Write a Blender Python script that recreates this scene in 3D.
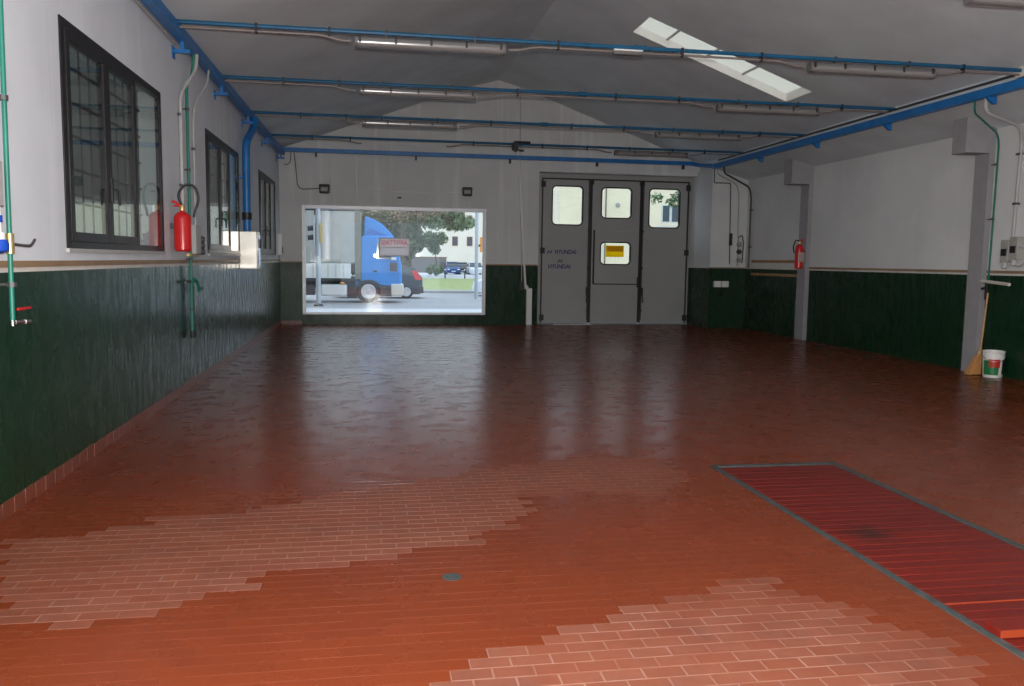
import bpy, bmesh, math, random
from mathutils import Vector, Matrix
random.seed(7)
S = bpy.context.scene
for o in list(bpy.data.objects): bpy.data.objects.remove(o)
C = S.collection
R = math.radians

# ------------------------------------------------------------------ camera, world, lights, exposure
cam_d = bpy.data.cameras.new('camera'); cam = bpy.data.objects.new('camera', cam_d); C.objects.link(cam)
cam_d.sensor_width = 36.0; cam_d.lens = 830.0 * 36.0 / 1024.0; cam_d.clip_end = 600
pitch, yaw, roll, EYE = .0988, .1653, .0142, 1.6
fwd = Vector((math.sin(yaw)*math.cos(pitch), math.cos(yaw)*math.cos(pitch), -math.sin(pitch)))
rgt = Vector((math.cos(yaw), -math.sin(yaw), 0)); upv = rgt.cross(fwd)
rgt, upv = math.cos(roll)*rgt + math.sin(roll)*upv, -math.sin(roll)*rgt + math.cos(roll)*upv
cam.matrix_world = Matrix(((rgt.x, upv.x, -fwd.x, 0), (rgt.y, upv.y, -fwd.y, 0), (rgt.z, upv.z, -fwd.z, EYE), (0, 0, 0, 1)))
S.camera = cam

w = bpy.data.worlds.new('sky'); S.world = w; w.use_nodes = True
nt = w.node_tree; nt.nodes.clear()
wo = nt.nodes.new('ShaderNodeOutputWorld'); bg = nt.nodes.new('ShaderNodeBackground')
tc = nt.nodes.new('ShaderNodeTexCoord'); sp = nt.nodes.new('ShaderNodeSeparateXYZ'); cr = nt.nodes.new('ShaderNodeValToRGB')
cr.color_ramp.elements[0].position = 0.0; cr.color_ramp.elements[0].color = (.80, .90, 1.0, 1)
cr.color_ramp.elements[1].position = 0.6; cr.color_ramp.elements[1].color = (.68, .83, 1.0, 1)
nt.links.new(tc.outputs['Generated'], sp.inputs[0]); nt.links.new(sp.outputs['Z'], cr.inputs[0])
nt.links.new(cr.outputs[0], bg.inputs[0]); bg.inputs[1].default_value = 1.5
nt.links.new(bg.outputs[0], wo.inputs[0])

# the camera's own flash gun, a hand's breadth above the lens
fl = bpy.data.lights.new('camera_flash', 'POINT'); fl.energy = 1480; fl.shadow_soft_size = .035; fl.color = (1, .96, .93)
flo = bpy.data.objects.new('camera_flash', fl); C.objects.link(flo); flo.location = (0.02, .06, 1.74)

S.view_settings.view_transform = 'Standard'; S.view_settings.look = 'None'
S.view_settings.exposure = 0.29; S.view_settings.gamma = 1.0; S.view_settings.use_curve_mapping = False
S.cycles.use_denoising = True
S.cycles.max_bounces = 10; S.cycles.diffuse_bounces = 6; S.cycles.transparent_max_bounces = 16

# ------------------------------------------------------------------ materials
def new_mat(name):
    m = bpy.data.materials.new(name); m.use_nodes = True
    n = m.node_tree.nodes; b = n.get('Principled BSDF')
    return m, m.node_tree, b
def N(t, kind, **kw):
    n = t.nodes.new(kind)
    for k, v in kw.items(): setattr(n, k, v)
    return n
def noise(t, scale, detail=4, vec=None, rough=.55, stretch=None):
    n = N(t, 'ShaderNodeTexNoise'); n.inputs['Scale'].default_value = scale; n.inputs['Detail'].default_value = detail
    n.inputs['Roughness'].default_value = rough
    g = N(t, 'ShaderNodeNewGeometry'); out = g.outputs['Position']
    if stretch:
        mp = N(t, 'ShaderNodeMapping'); mp.inputs['Scale'].default_value = stretch
        t.links.new(out, mp.inputs[0]); out = mp.outputs[0]
    t.links.new(out, n.inputs['Vector'])
    return n.outputs['Fac']
def ramp(t, fac, c0, c1, p0=.3, p1=.7):
    r = N(t, 'ShaderNodeValToRGB'); e = r.color_ramp.elements
    e[0].position, e[1].position = p0, p1
    e[0].color = (*c0, 1) if len(c0) == 3 else c0; e[1].color = (*c1, 1) if len(c1) == 3 else c1
    t.links.new(fac, r.inputs[0]); return r.outputs[0]
def mixc(t, fac, a, b):
    m = N(t, 'ShaderNodeMix', data_type='RGBA')
    for s, v in ((m.inputs[0], fac), (m.inputs[6], a), (m.inputs[7], b)):
        if isinstance(v, bpy.types.NodeSocket): t.links.new(v, s)
        elif isinstance(v, (int, float)): s.default_value = v
        else: s.default_value = (*v, 1)
    return m.outputs[2]
def math_(t, op, a, b=None, clamp=False):
    m = N(t, 'ShaderNodeMath', operation=op, use_clamp=clamp)
    for s, v in ((m.inputs[0], a), (m.inputs[1], b)):
        if v is None: continue
        if isinstance(v, bpy.types.NodeSocket): t.links.new(v, s)
        else: s.default_value = v
    return m.outputs[0]
def bump(t, b, h, strength=.2, dist=.01):
    n = N(t, 'ShaderNodeBump'); n.inputs['Strength'].default_value = strength; n.inputs['Distance'].default_value = dist
    t.links.new(h, n.inputs['Height']); t.links.new(n.outputs[0], b.inputs['Normal'])
def simple(name, col, rough=.5, metal=0., var=.12, scale=6., spec=.5, bmp=0.):
    m, t, b = new_mat(name)
    f = noise(t, scale)
    t.links.new(ramp(t, f, [c*(1-var) for c in col], [min(1, c*(1+var)) for c in col]), b.inputs['Base Color'])
    b.inputs['Roughness'].default_value = rough; b.inputs['Metallic'].default_value = metal
    b.inputs['Specular IOR Level'].default_value = spec
    if bmp: bump(t, b, noise(t, scale*8), bmp, .004)
    return m
def glass_mat(name, tint=(1, 1, 1), base=.05, top=.55, rough=0.0):
    m, t, b = new_mat(name); t.nodes.remove(b)
    out = [n for n in t.nodes if n.type == 'OUTPUT_MATERIAL'][0]
    tr = N(t, 'ShaderNodeBsdfTransparent'); tr.inputs[0].default_value = (*tint, 1)
    gl = N(t, 'ShaderNodeBsdfGlossy'); gl.inputs['Roughness'].default_value = rough; gl.inputs[0].default_value = (1, 1, 1, 1)
    lw = N(t, 'ShaderNodeLayerWeight'); lw.inputs[0].default_value = .5
    p = math_(t, 'POWER', lw.outputs['Facing'], 4.0); q = math_(t, 'MULTIPLY', p, top); q = math_(t, 'ADD', q, base, True)
    mx = N(t, 'ShaderNodeMixShader'); t.links.new(q, mx.inputs[0]); t.links.new(tr.outputs[0], mx.inputs[1]); t.links.new(gl.outputs[0], mx.inputs[2])
    t.links.new(mx.outputs[0], out.inputs[0]); return m

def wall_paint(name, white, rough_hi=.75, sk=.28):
    m, t, b = new_mat(name)
    g = N(t, 'ShaderNodeNewGeometry'); s = N(t, 'ShaderNodeSeparateXYZ'); t.links.new(g.outputs['Position'], s.inputs[0])
    isgreen = math_(t, 'LESS_THAN', s.outputs['Z'], 1.485)
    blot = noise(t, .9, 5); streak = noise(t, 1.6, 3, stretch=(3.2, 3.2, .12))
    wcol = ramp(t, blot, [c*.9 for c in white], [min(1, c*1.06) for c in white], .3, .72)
    wcol = mixc(t, math_(t, 'MULTIPLY', ramp_f(t, streak, .55, .66), sk, True), wcol, [min(1, c*1.22) for c in white])  # pale upright streaks; on the gable they are reflected light painted into the colour
    gs = noise(t, 2.2, 5, stretch=(4, 4, .5))
    gcol = ramp(t, gs, (.0035, .024, .0095), (.0075, .036, .015), .3, .75)
    t.links.new(mixc(t, isgreen, wcol, gcol), b.inputs['Base Color'])
    t.links.new(mixc(t, isgreen, (rough_hi,)*3, ramp(t, noise(t, 5, 4, stretch=(2, 2, .6)), (.20,)*3, (.36,)*3)), b.inputs['Roughness'])
    b.inputs['Specular IOR Level'].default_value = .22
    bump(t, b, noise(t, 14, 6, stretch=(2, 2, .5)), .013, .006)
    return m
def ramp_f(t, f, a, b):
    r = N(t, 'ShaderNodeMapRange'); r.inputs[1].default_value = a; r.inputs[2].default_value = b
    t.links.new(f, r.inputs[0]); return r.outputs[0]

M = {}
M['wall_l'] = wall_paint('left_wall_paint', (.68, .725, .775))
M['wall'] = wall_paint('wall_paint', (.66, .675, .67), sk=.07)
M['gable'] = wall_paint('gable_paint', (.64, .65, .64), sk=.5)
M['ceil'] = simple('ceiling_plaster', (.65, .705, .73), .85, var=.09, scale=1.1, bmp=.1)
M['well'] = simple('skylight_well_white', (.85, .85, .82), .7, var=.04)
M['batten'] = simple('tan_batten', (.26, .17, .095), .55, var=.2, scale=3)
M['batten_w'] = simple('ochre_wood', (.36, .20, .09), .55, var=.2, scale=3)
M['white_band'] = simple('white_band', (.66, .64, .60), .6, var=.06)
M['frame'] = simple('dark_window_aluminium', (.014, .014, .016), .4, .0, .12, spec=.3)
M['glass'] = glass_mat('window_glass', (.80, .82, .80), .06, .4)
M['shopglass'] = glass_mat('shop_window_glass', (.97, .98, .98), .035, .5)
M['black'] = simple('black_rubber', (.012, .012, .013), .5)
M['alu'] = simple('pale_aluminium', (.68, .69, .71), .4, .25, .05)
M['blue'] = simple('blue_enamel', (.010, .155, .44), .38, var=.15)
M['blue_dark'] = simple('blue_tie_rod_enamel', (.006, .095, .20), .4, var=.15)
M['cable'] = simple('brown_grey_conduit', (.20, .17, .155), .5)
M['pvc'] = simple('grey_conduit', (.42, .42, .41), .5, var=.06)
M['darkpvc'] = simple('dark_conduit', (.05, .05, .052), .5, var=.06)
M['greenpipe'] = simple('green_pipe', (.010, .165, .118), .42, var=.1)
M['red'] = simple('red_enamel', (.55, .012, .012), .28, var=.05)
M['chrome'] = simple('chrome', (.72, .72, .74), .18, 1., .03)
M['steel'] = simple('brushed_stainless', (.78, .74, .66), .32, .85, .06)
M['brass'] = simple('brass', (.62, .48, .2), .35, .8)
M['lamp'] = simple('lamp_housing_grey', (.13, .128, .128), .5, var=.05)
M['diff'] = simple('lamp_cover_polycarbonate', (.21, .205, .20), .2, 0, .03, spec=.7)
M['door'] = simple('door_grey', (.34, .345, .335), .5, var=.04, scale=1.5)
M['letter'] = simple('blue_lettering', (.018, .022, .16), .5, var=.02)
M['yellow'] = None; YEL = (.90, .70, .02)
M['ochre'] = None
M['concrete'] = simple('pillar_grey_paint', (.31, .305, .32), .7, var=.06)
M['cream'] = simple('cream_plastic', (.66, .63, .55), .4, var=.05)
M['white'] = simple('white_plastic', (.78, .78, .76), .35, var=.03)
M['wood'] = simple('broom_wood', (.52, .30, .12), .55, var=.15, scale=20)
M['straw'] = simple('broom_bristle', (.50, .24, .08), .8, var=.3, scale=60)
M['boxgrey'] = simple('grey_beige_socket_box', (.36, .35, .32), .5)
M['leafgreen'] = simple('label_green', (.01, .17, .05), .4)
M['pitframe'] = simple('worn_steel_angle', (.035, .041, .040), .6, 0, .35, 14)
M['pit'] = simple('pit_concrete', (.03, .03, .03), .9)
M['socketblue'] = simple('socket_blue', (.01, .06, .4), .4)
M['skin'] = simple('skirting_tile', (.15, .042, .024), .35, var=.25, scale=9)

def plank_mat():
    m, t, b = new_mat('red_painted_planks')
    oi = N(t, 'ShaderNodeObjectInfo')
    f = noise(t, 3.5, 5, stretch=(1, 6, 1))
    c = mixc(t, f, (.085, .007, .005), (.15, .014, .008))
    c = mixc(t, math_(t, 'MULTIPLY', oi.outputs['Random'], .4), c, (.06, .007, .006))
    st = N(t, 'ShaderNodeVectorMath', operation='DISTANCE'); g = N(t, 'ShaderNodeNewGeometry')
    t.links.new(g.outputs['Position'], st.inputs[0]); st.inputs[1].default_value = (2.93, 4.43, 0)
    k = ramp_f(t, math_(t, 'ADD', st.outputs['Value'], math_(t, 'MULTIPLY', noise(t, 14), .22)), .3, .12)
    c = mixc(t, math_(t, 'MULTIPLY', k, .85, True), c, (.022, .01, .008))
    t.links.new(c, b.inputs['Base Color']); b.inputs['Roughness'].default_value = .36; b.inputs['Specular IOR Level'].default_value = .16
    bump(t, b, noise(t, 30, 3, stretch=(.3, 3, 1)), .15, .003)
    return m
M['plank'] = plank_mat()
M['plank_edge'] = simple('fresh_orange_red_edge', (.24, .036, .012), .35, var=.1)

PAINT0, PAINT1 = (.112, .0222, .0080), (.176, .0345, .0114)
def tile_shader(name, mode):
    m, t, b = new_mat(name)
    if mode == 'object':
        oi = N(t, 'ShaderNodeObjectInfo'); s = N(t, 'ShaderNodeSeparateColor'); t.links.new(oi.outputs['Color'], s.inputs[0])
        wear, shade = s.outputs[0], s.outputs[1]
    else:
        a = N(t, 'ShaderNodeAttribute'); a.attribute_name = 'wear'; wear = a.outputs['Fac']
        a2 = N(t, 'ShaderNodeAttribute'); a2.attribute_name = 'shade'; shade = a2.outputs['Fac']
    big = noise(t, .7, 4); fine = noise(t, 16, 5)
    paint = mixc(t, big, PAINT0, PAINT1)
    paint = mixc(t, math_(t, 'MULTIPLY', ramp_f(t, fine, .45, .75), .12), paint, (.11, .025, .012))
    paint = mixc(t, math_(t, 'MULTIPLY', shade, .25), paint, (.105, .022, .0095))
    if mode == 'grout':
        wn = mixc(t, fine, (.20, .115, .088), (.32, .195, .15))
        paint = mixc(t, .12, paint, (.16, .06, .035))
        wf = math_(t, 'MULTIPLY', wear, math_(t, 'ADD', math_(t, 'MULTIPLY', fine, .5), .62), True)
    else:
        wn = mixc(t, fine, (.150, .050, .030), (.205, .075, .047))
        wn = mixc(t, math_(t, 'MULTIPLY', ramp_f(t, noise(t, 1.9, 5, rough=.65), .48, .68), .5), wn, (.070, .041, .034))
        wn = mixc(t, math_(t, 'MULTIPLY', shade, .35), wn, (.16, .056, .034))
        wf = math_(t, 'MULTIPLY', wear, math_(t, 'ADD', math_(t, 'MULTIPLY', noise(t, 5, 4), .9), .42), True)
    col = mixc(t, wf, paint, wn)
    sc = noise(t, 2.6, 6, rough=.7)            # greasy dark scuffs
    col = mixc(t, math_(t, 'MULTIPLY', ramp_f(t, sc, .62, .74), .35), col, (.06, .02, .013))
    t.links.new(col, b.inputs['Base Color'])
    ro = mixc(t, wear, ramp(t, noise(t, 4, 5), (.21,)*3, (.31,)*3), (.55,)*3)
    t.links.new(ro, b.inputs['Roughness']); b.inputs['Specular IOR Level'].default_value = .17
    bump(t, b, noise(t, 26, 4), .05, .003)
    return m
M['tile_obj'] = tile_shader('floor_tile_single', 'object')
M['tile_attr'] = tile_shader('floor_tile_field', 'attr')
M['grout'] = tile_shader('floor_joints', 'grout')
# outdoors
M['asphalt'] = simple('road_asphalt', (.36, .36, .37), .8, var=.1, scale=.6)
M['paving'] = simple('pale_paving', (.62, .62, .63), .8, var=.06, scale=.8)
M['kerb'] = simple('kerb_stone', (.36, .37, .36), .8, var=.1)
M['grass'] = simple('lawn_green', (.34, .38, .15), .9, var=.3, scale=2.5)
M['cab'] = simple('truck_blue', (.012, .25, .72), .4, var=.04)
M['cab_d'] = simple('truck_blue_shade_panel', (.012, .16, .52), .4, var=.05)
M['tarp'] = simple('grey_tarpaulin', (.46, .46, .43), .6, var=.07, scale=2)
M['boardside'] = simple('white_dropside', (.80, .80, .78), .45, var=.03)
M['olive'] = simple('olive_grey_canvas', (.20, .20, .16), .7)
M['tyre'] = simple('tyre_rubber', (.025, .025, .027), .8)
M['hub'] = simple('wheel_silver', (.52, .53, .55), .35, .5)
M['chassis'] = simple('dark_chassis', (.045, .045, .05), .6)
M['carglass'] = simple('car_glass', (.03, .04, .05), .08, 0, .02, spec=.8)
M['cargrey'] = simple('car_slate', (.045, .058, .072), .3, .3, .05)
M['carblue'] = simple('car_blue', (.02, .07, .24), .3, .2, .05)
M['carwhite'] = simple('car_white', (.74, .76, .80), .3, 0, .03)
M['cardark'] = simple('car_black', (.02, .022, .03), .3, 0, .03)
M['tail'] = simple('tail_light_red', (.72, .05, .05), .25)
M['orange'] = simple('orange_plastic', (.85, .30, .03), .4)
M['pole'] = simple('pale_blue_grey_pole', (.46, .50, .53), .45, .2, .04)
M['bark'] = simple('bark', (.09, .07, .05), .9)
M['render'] = simple('cream_render', (.80, .75, .63), .85, var=.04, scale=.4)
M['render2'] = simple('pale_cream_render', (.84, .74, .58), .85, var=.05, scale=.5)
M['roof'] = simple('brown_roof', (.26, .15, .10), .8)
M['shutter'] = simple('red_brown_shutter', (.30, .10, .075), .7)
M['winglass'] = simple('far_window_glass', (.06, .08, .10), .35, spec=.3)
M['winframe'] = simple('grey_white_frame', (.62, .66, .70), .6)
M['greywall'] = simple('grey_garden_wall', (.16, .155, .15), .9)
M['courtlow'] = simple('courtyard_pale_wall', (.60, .57, .46), .85, var=.15, scale=1.2)
M['courthigh'] = simple('courtyard_grey_facade', (.11, .11, .095), .85, var=.12, scale=.8)
M['courtfloor'] = simple('courtyard_ground', (.22, .21, .19), .9)
M['grille'] = simple('grille_iron', (.05, .05, .05), .6)
def paper_mat(name, col, tr):
    m, t, b = new_mat(name); out = [n for n in t.nodes if n.type == 'OUTPUT_MATERIAL'][0]
    b.inputs['Base Color'].default_value = (*col, 1); b.inputs['Roughness'].default_value = .7
    tl = N(t, 'ShaderNodeBsdfTranslucent'); tl.inputs[0].default_value = (*col, 1)
    mx = N(t, 'ShaderNodeMixShader'); mx.inputs[0].default_value = tr
    t.links.new(b.outputs[0], mx.inputs[1]); t.links.new(tl.outputs[0], mx.inputs[2]); t.links.new(mx.outputs[0], out.inputs[0])
    return m
M['paper'] = paper_mat('sign_paper', (.74, .66, .64), .6)
M['paper_red'] = paper_mat('sign_faded_red', (.93, .82, .81), .8); M['letter_red'] = paper_mat('sign_red_letters', (.90, .50, .51), .8)
M['paper_grey'] = paper_mat('sign_grey_panel', (.86, .80, .79), .8)
M['yellow'] = paper_mat('yellow_sign', YEL, .7); M['ochre'] = paper_mat('yellow_sign_band', (.80, .60, .03), .7)
def leaf_mat(name, a, b_):
    m, t, b = new_mat(name)
    at = N(t, 'ShaderNodeAttribute'); at.attribute_name = 'shade'
    t.links.new(mixc(t, at.outputs['Fac'], a, b_), b.inputs['Base Color']); b.inputs['Roughness'].default_value = .75
    return m
M['leaf_dark'] = leaf_mat('dark_green_leaves', (.035, .055, .030), (.13, .17, .085))
M['leaf_mid'] = leaf_mat('mid_green_leaves', (.05, .11, .05), (.22, .33, .17))
M['leaf_brown'] = leaf_mat('brown_seed_leaves', (.16, .12, .08), (.42, .34, .25))
def pane_translucent():
    m, t, b = new_mat('skylight_sheet'); t.nodes.remove(b)
    out = [n for n in t.nodes if n.type == 'OUTPUT_MATERIAL'][0]
    tl = N(t, 'ShaderNodeBsdfTranslucent'); tl.inputs[0].default_value = (.84, .79, .70, 1)
    df = N(t, 'ShaderNodeBsdfDiffuse'); df.inputs[0].default_value = (.7, .7, .66, 1)
    mx = N(t, 'ShaderNodeMixShader'); mx.inputs[0].default_value = .25
    t.links.new(tl.outputs[0], mx.inputs[1]); t.links.new(df.outputs[0], mx.inputs[2]); t.links.new(mx.outputs[0], out.inputs[0])
    return m
M['sheet'] = pane_translucent()

# ------------------------------------------------------------------ mesh helpers
def fillet(pts, r, n=5):
    pts = [Vector(p) for p in pts]; out = [pts[0]]
    for a, b, c in zip(pts, pts[1:], pts[2:]):
        u, v = (a-b), (c-b); d = min(r, u.length*.49, v.length*.49)
        p, q = b+u.normalized()*d, b+v.normalized()*d
        for i in range(n+1):
            s = i/n; out.append((1-s)**2*p + 2*s*(1-s)*b + s*s*q)
    out.append(pts[-1]); return out
class MB:
    def __init__(s): s.v, s.f, s.mi = [], [], []
    def add(s, vs, fs, mi=0):
        k = len(s.v); s.v += [tuple(p) for p in vs]; s.f += [tuple(i+k for i in f) for f in fs]; s.mi += [mi]*len(fs); return s
    def box(s, x0, x1, y0, y1, z0, z1, mi=0):
        v = [(x, y, z) for z in (z0, z1) for y in (y0, y1) for x in (x0, x1)]
        return s.add(v, [(0, 2, 3, 1), (4, 5, 7, 6), (0, 1, 5, 4), (2, 6, 7, 3), (0, 4, 6, 2), (1, 3, 7, 5)], mi)
    def hexa(s, v, mi=0):
        return s.add(v, [(0, 2, 3, 1), (4, 5, 7, 6), (0, 1, 5, 4), (2, 6, 7, 3), (0, 4, 6, 2), (1, 3, 7, 5)], mi)
    def prism(s, poly, axis, a0, a1, mi=0):
        n = len(poly); P = {'x': lambda p, a: (a, p[0], p[1]), 'y': lambda p, a: (p[0], a, p[1]), 'z': lambda p, a: (p[0], p[1], a)}[axis]
        v = [P(p, a0) for p in poly] + [P(p, a1) for p in poly]
        return s.add(v, [tuple(range(n))[::-1], tuple(range(n, 2*n))] + [(i, (i+1) % n, n+(i+1) % n, n+i) for i in range(n)], mi)
    def tube(s, pts, r, n=8, mi=0, r1=None):
        pts = [Vector(p) for p in pts]; m = len(pts); rings = []; prev = None
        for i, p in enumerate(pts):
            d = (pts[min(i+1, m-1)]-pts[max(i-1, 0)]).normalized()
            if prev is None:
                u = d.orthogonal().normalized()
            else:
                u = (prev - d*prev.dot(d)).normalized()
            prev = u; q = d.cross(u); rr = r if r1 is None else r+(r1-r)*i/max(1, m-1)
            rings.append([p+rr*(math.cos(2*math.pi*k/n)*u+math.sin(2*math.pi*k/n)*q) for k in range(n)])
        v = [p for g in rings for p in g]; f = []
        for i in range(m-1):
            for k in range(n): f.append((i*n+k, i*n+(k+1) % n, (i+1)*n+(k+1) % n, (i+1)*n+k))
        f += [tuple(range(n))[::-1], tuple(range((m-1)*n, m*n))]
        return s.add(v, f, mi)
    def lathe(s, prof, o, axis='z', n=20, mi=0):
        o = Vector(o); A = {'z': (Vector((1, 0, 0)), Vector((0, 1, 0)), Vector((0, 0, 1))), 'y': (Vector((1, 0, 0)), Vector((0, 0, 1)), Vector((0, -1, 0))), 'x': (Vector((0, 1, 0)), Vector((0, 0, 1)), Vector((1, 0, 0)))}[axis]
        v = [o+r*(math.cos(2*math.pi*k/n)*A[0]+math.sin(2*math.pi*k/n)*A[1])+h*A[2] for r, h in prof for k in range(n)]
        f = [(i*n+k, i*n+(k+1) % n, (i+1)*n+(k+1) % n, (i+1)*n+k) for i in range(len(prof)-1) for k in range(n)]
        f += [tuple(range(n))[::-1], tuple(range((len(prof)-1)*n, len(prof)*n))]
        return s.add(v, f, mi)
    def build(s, name, mat, parent=None, bevel=0, smooth=True, fix=True):
        me = bpy.data.meshes.new(name); me.from_pydata(s.v, [], s.f)
        mats = mat if isinstance(mat, (list, tuple)) else [mat]
        for m in mats: me.materials.append(M[m] if isinstance(m, str) else m)
        if len(mats) > 1: me.polygons.foreach_set('material_index', s.mi)
        if fix:
            bm = bmesh.new(); bm.from_mesh(me); bmesh.ops.recalc_face_normals(bm, faces=bm.faces); bm.to_mesh(me); bm.free()
        if smooth:
            me.polygons.foreach_set('use_smooth', [True]*len(me.polygons)); me.set_sharp_from_angle(angle=R(38))
        o = bpy.data.objects.new(name, me); C.objects.link(o)
        if parent is not None:
            o.parent = parent
            w_ = parent; off = Vector((0, 0, 0))
            while w_ is not None: off += w_.location; w_ = w_.parent
            o.location = -off                     # all coordinates are given in the room's frame
        if bevel:
            bv = o.modifiers.new('bevel', 'BEVEL'); bv.width = bevel; bv.segments = 2; bv.limit_method = 'ANGLE'
        return o
def tag(o, label=None, cat=None, group=None, kind=None):
    if label: o['label'] = label
    if cat: o['category'] = cat
    if group: o['group'] = group
    if kind: o['kind'] = kind
    return o
def thing(name, loc, label, cat, group=None):
    o = bpy.data.objects.new(name, None); C.objects.link(o); o.location = loc; o.empty_display_size = .1
    return tag(o, label, cat, group)
def struct(name, loc=(0, 0, 0)):
    o = bpy.data.objects.new(name, None); C.objects.link(o); o.location = loc; o['kind'] = 'structure'; return o
def piece(src, parent, dx=(0, 0, 0)):
    c = src.copy(); C.objects.link(c); c.parent = parent; c.location = src.location + Vector(dx); return c
def box(name, mat, parent, *a, bevel=0): return MB().box(*a).build(name, mat, parent, bevel)
def grid_shell(us, vs, keep, mp, name, mat):
    """cells of a slab (u, v, w in 0..1) that share corners; faces between kept cells are left out"""
    idx, verts, cnt = {}, [], {}
    def vid(i, j, k):
        if (i, j, k) not in idx: idx[(i, j, k)] = len(verts); verts.append(mp(us[i], vs[j], k))
        return idx[(i, j, k)]
    for i in range(len(us)-1):
        for j in range(len(vs)-1):
            if not keep((us[i]+us[i+1])/2, (vs[j]+vs[j+1])/2): continue
            c = [vid(i+a, j+b, k) for k in (0, 1) for b in (0, 1) for a in (0, 1)]
            for f in [(0, 2, 3, 1), (4, 5, 7, 6), (0, 1, 5, 4), (2, 6, 7, 3), (0, 4, 6, 2), (1, 3, 7, 5)]:
                q = tuple(c[t] for t in f); cnt.setdefault(frozenset(q), []).append(q)
    mb = MB(); mb.v = verts; mb.f = [l[0] for l in cnt.values() if len(l) == 1]; mb.mi = [0]*len(mb.f)
    o = mb.build(name, mat, smooth=False); o['kind'] = 'structure'; return o

# ------------------------------------------------------------------ room measures
XL, XR, YB, YF, YD = -2.215, 9.12, 20.55, -5.0, 20.95
prof = [(-2.75, 3.953)]
def raw_ceil(x):
    return min(4.167+.36*(x+2.158), 5.774-.363*(x-3.712))
for x in (-2.215, -1, 0, 1, 2, 2.45): prof.append((x, raw_ceil(x)))
for x in (2.65, 2.83, 3.01, 3.19, 3.37): prof.append((x, raw_ceil(x) - .055*max(0, 1-abs(x-3.01)/.55)))
for x in (3.6, 4.373, 5, 6, 7.26, 8.0, 8.23): prof.append((x, raw_ceil(x)))
prof += [(8.25, 3.90), (8.6, 3.80), (9.12, 3.655), (9.6, 3.52)]
def ceil_z(x):
    for (a, za), (b, zb) in zip(prof, prof[1:]):
        if a <= x <= b: return za+(zb-za)*(x-a)/(b-a)
    return prof[-1][1]

# ------------------------------------------------------------------ floor
PX, PY = .167, .0835
pit_x0, pit_x1, pit_y0, pit_y1 = 2.637, 3.69, 1.4, 6.12
patchA = [(-2.04,4.8),(-1.99,4.92),(-1.77,4.96),(-1.53,5.04),(-1.34,5.17),(-1.31,5.28),(-.81,5.3),(-.3,5.65),(.18,5.86),(.8,6.19),(1.49,6.47),(1.86,6.61),(2.31,6.38),(2.37,5.84),(2.18,5.55),(1.86,5.33),(1.56,5.52),(1.04,5.43),(.93,5.01),(.79,4.81),(.58,4.78),(.53,4.52),(.25,4.51),(.03,4.35),(-.38,4.26),(-.61,4.23),(-.6,4.05),(-.85,3.94),(-.92,3.82),(-1.24,3.77),(-1.26,3.72),(-1.53,3.75),(-1.68,3.91)]
patchB = [(.0,2.6),(.17,2.97),(.35,3.01),(.38,3.11),(.46,3.19),(.54,3.27),(.63,3.27),(.63,3.35),(.71,3.36),(.70,3.43),(.9,3.44),(1.08,3.48),(1.11,3.53),(1.2,3.6),(1.43,3.66),(1.55,3.72),(1.76,3.85),(1.96,3.86),(2.0,3.72),(2.03,3.59),(2.19,3.51),(2.24,3.35),(2.29,3.23),(2.37,3.1),(2.42,2.98),(2.4,2.85),(2.3,2.5)]
def inside(P, x, y):
    c = False; n = len(P)
    for i in range(n):
        (x0, y0), (x1, y1) = P[i], P[i-1]
        if (y0 > y) != (y1 > y) and x < (x1-x0)*(y-y0)/(y1-y0)+x0: c = not c
    return c
def edge_dist(P, x, y):
    d = 9
    for i in range(len(P)):
        a, b, p = Vector(P[i-1]), Vector(P[i]), Vector((x, y)); u = b-a
        t = max(0, min(1, (p-a).dot(u)/max(1e-9, u.length_squared))); d = min(d, (a+u*t-p).length)
    return d
rw = random.Random(3)
def wear_at(x, y):
    if y > 7 or x > 2.6: return 0.
    for P, base in ((patchA, .8), (patchB, .92)):
        if inside(P, x, y):
            d = edge_dist(P, x, y)
            far = (x > 1.0 and P is patchA) or (P is patchB and (x > 1.3 and y > 3.45 or x > 2.05))
            if far: base *= .6 + .4*min(1, d/.35)
            return max(.15, min(1, base + rw.uniform(-.16, .12)))
    return 0.
rows = []
y = .02; j = 0
y0 = 3.435 - PY*math.floor(3.435/PY)          # a joint lies at y = 3.435 as in the photograph
j = 0
while y0 + j*PY < YB - PY*.2:
    yc = y0 + (j+.5)*PY
    off = .704 + (0 if (round((3.435-(y0+j*PY))/PY) % 2 == 0) else PX/2)
    k0 = math.ceil((XL - off)/PX - 1)
    xs = []
    k = k0
    while off + k*PX < XR:
        a, b = max(XL, off+k*PX), min(XR, off+(k+1)*PX)
        if b-a > .02: xs.append((a, b))
        k += 1
    rows.append((y0+j*PY, y0+(j+1)*PY, xs)); j += 1
cells = []
for (ya, yb, xs) in rows:
    for a, b in xs:
        if b > pit_x0 and a < pit_x1 and yb > pit_y0 and ya < pit_y1:   # cut round the pit frame
            if a < pit_x0-.012: cells.append((a, pit_x0, ya, yb))
            if yb > pit_y1+.005 and a < pit_x1 and b > pit_x0: cells.append((max(a, pit_x0), min(b, pit_x1), pit_y1, yb))
            if b > pit_x1+.012: cells.append((pit_x1, b, ya, yb))
            continue
        cells.append((a, b, ya, yb))
cells = [c+(wear_at((c[0]+c[1])/2, (c[2]+c[3])/2), rw.random()) for c in cells]
floor = bpy.data.meshes.new('floor')
fv, ff, fw = [], [], []
for (a, b, ya, yb, wr, sh) in cells:
    gz = -.0009 if wr > 0 else -.0004
    n = len(fv); fv += [(a, ya, gz), (b, ya, gz), (b, yb, gz), (a, yb, gz)]; ff.append((n, n+1, n+2, n+3)); fw.append((wr*rw.uniform(.35, 1), sh))
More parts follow.
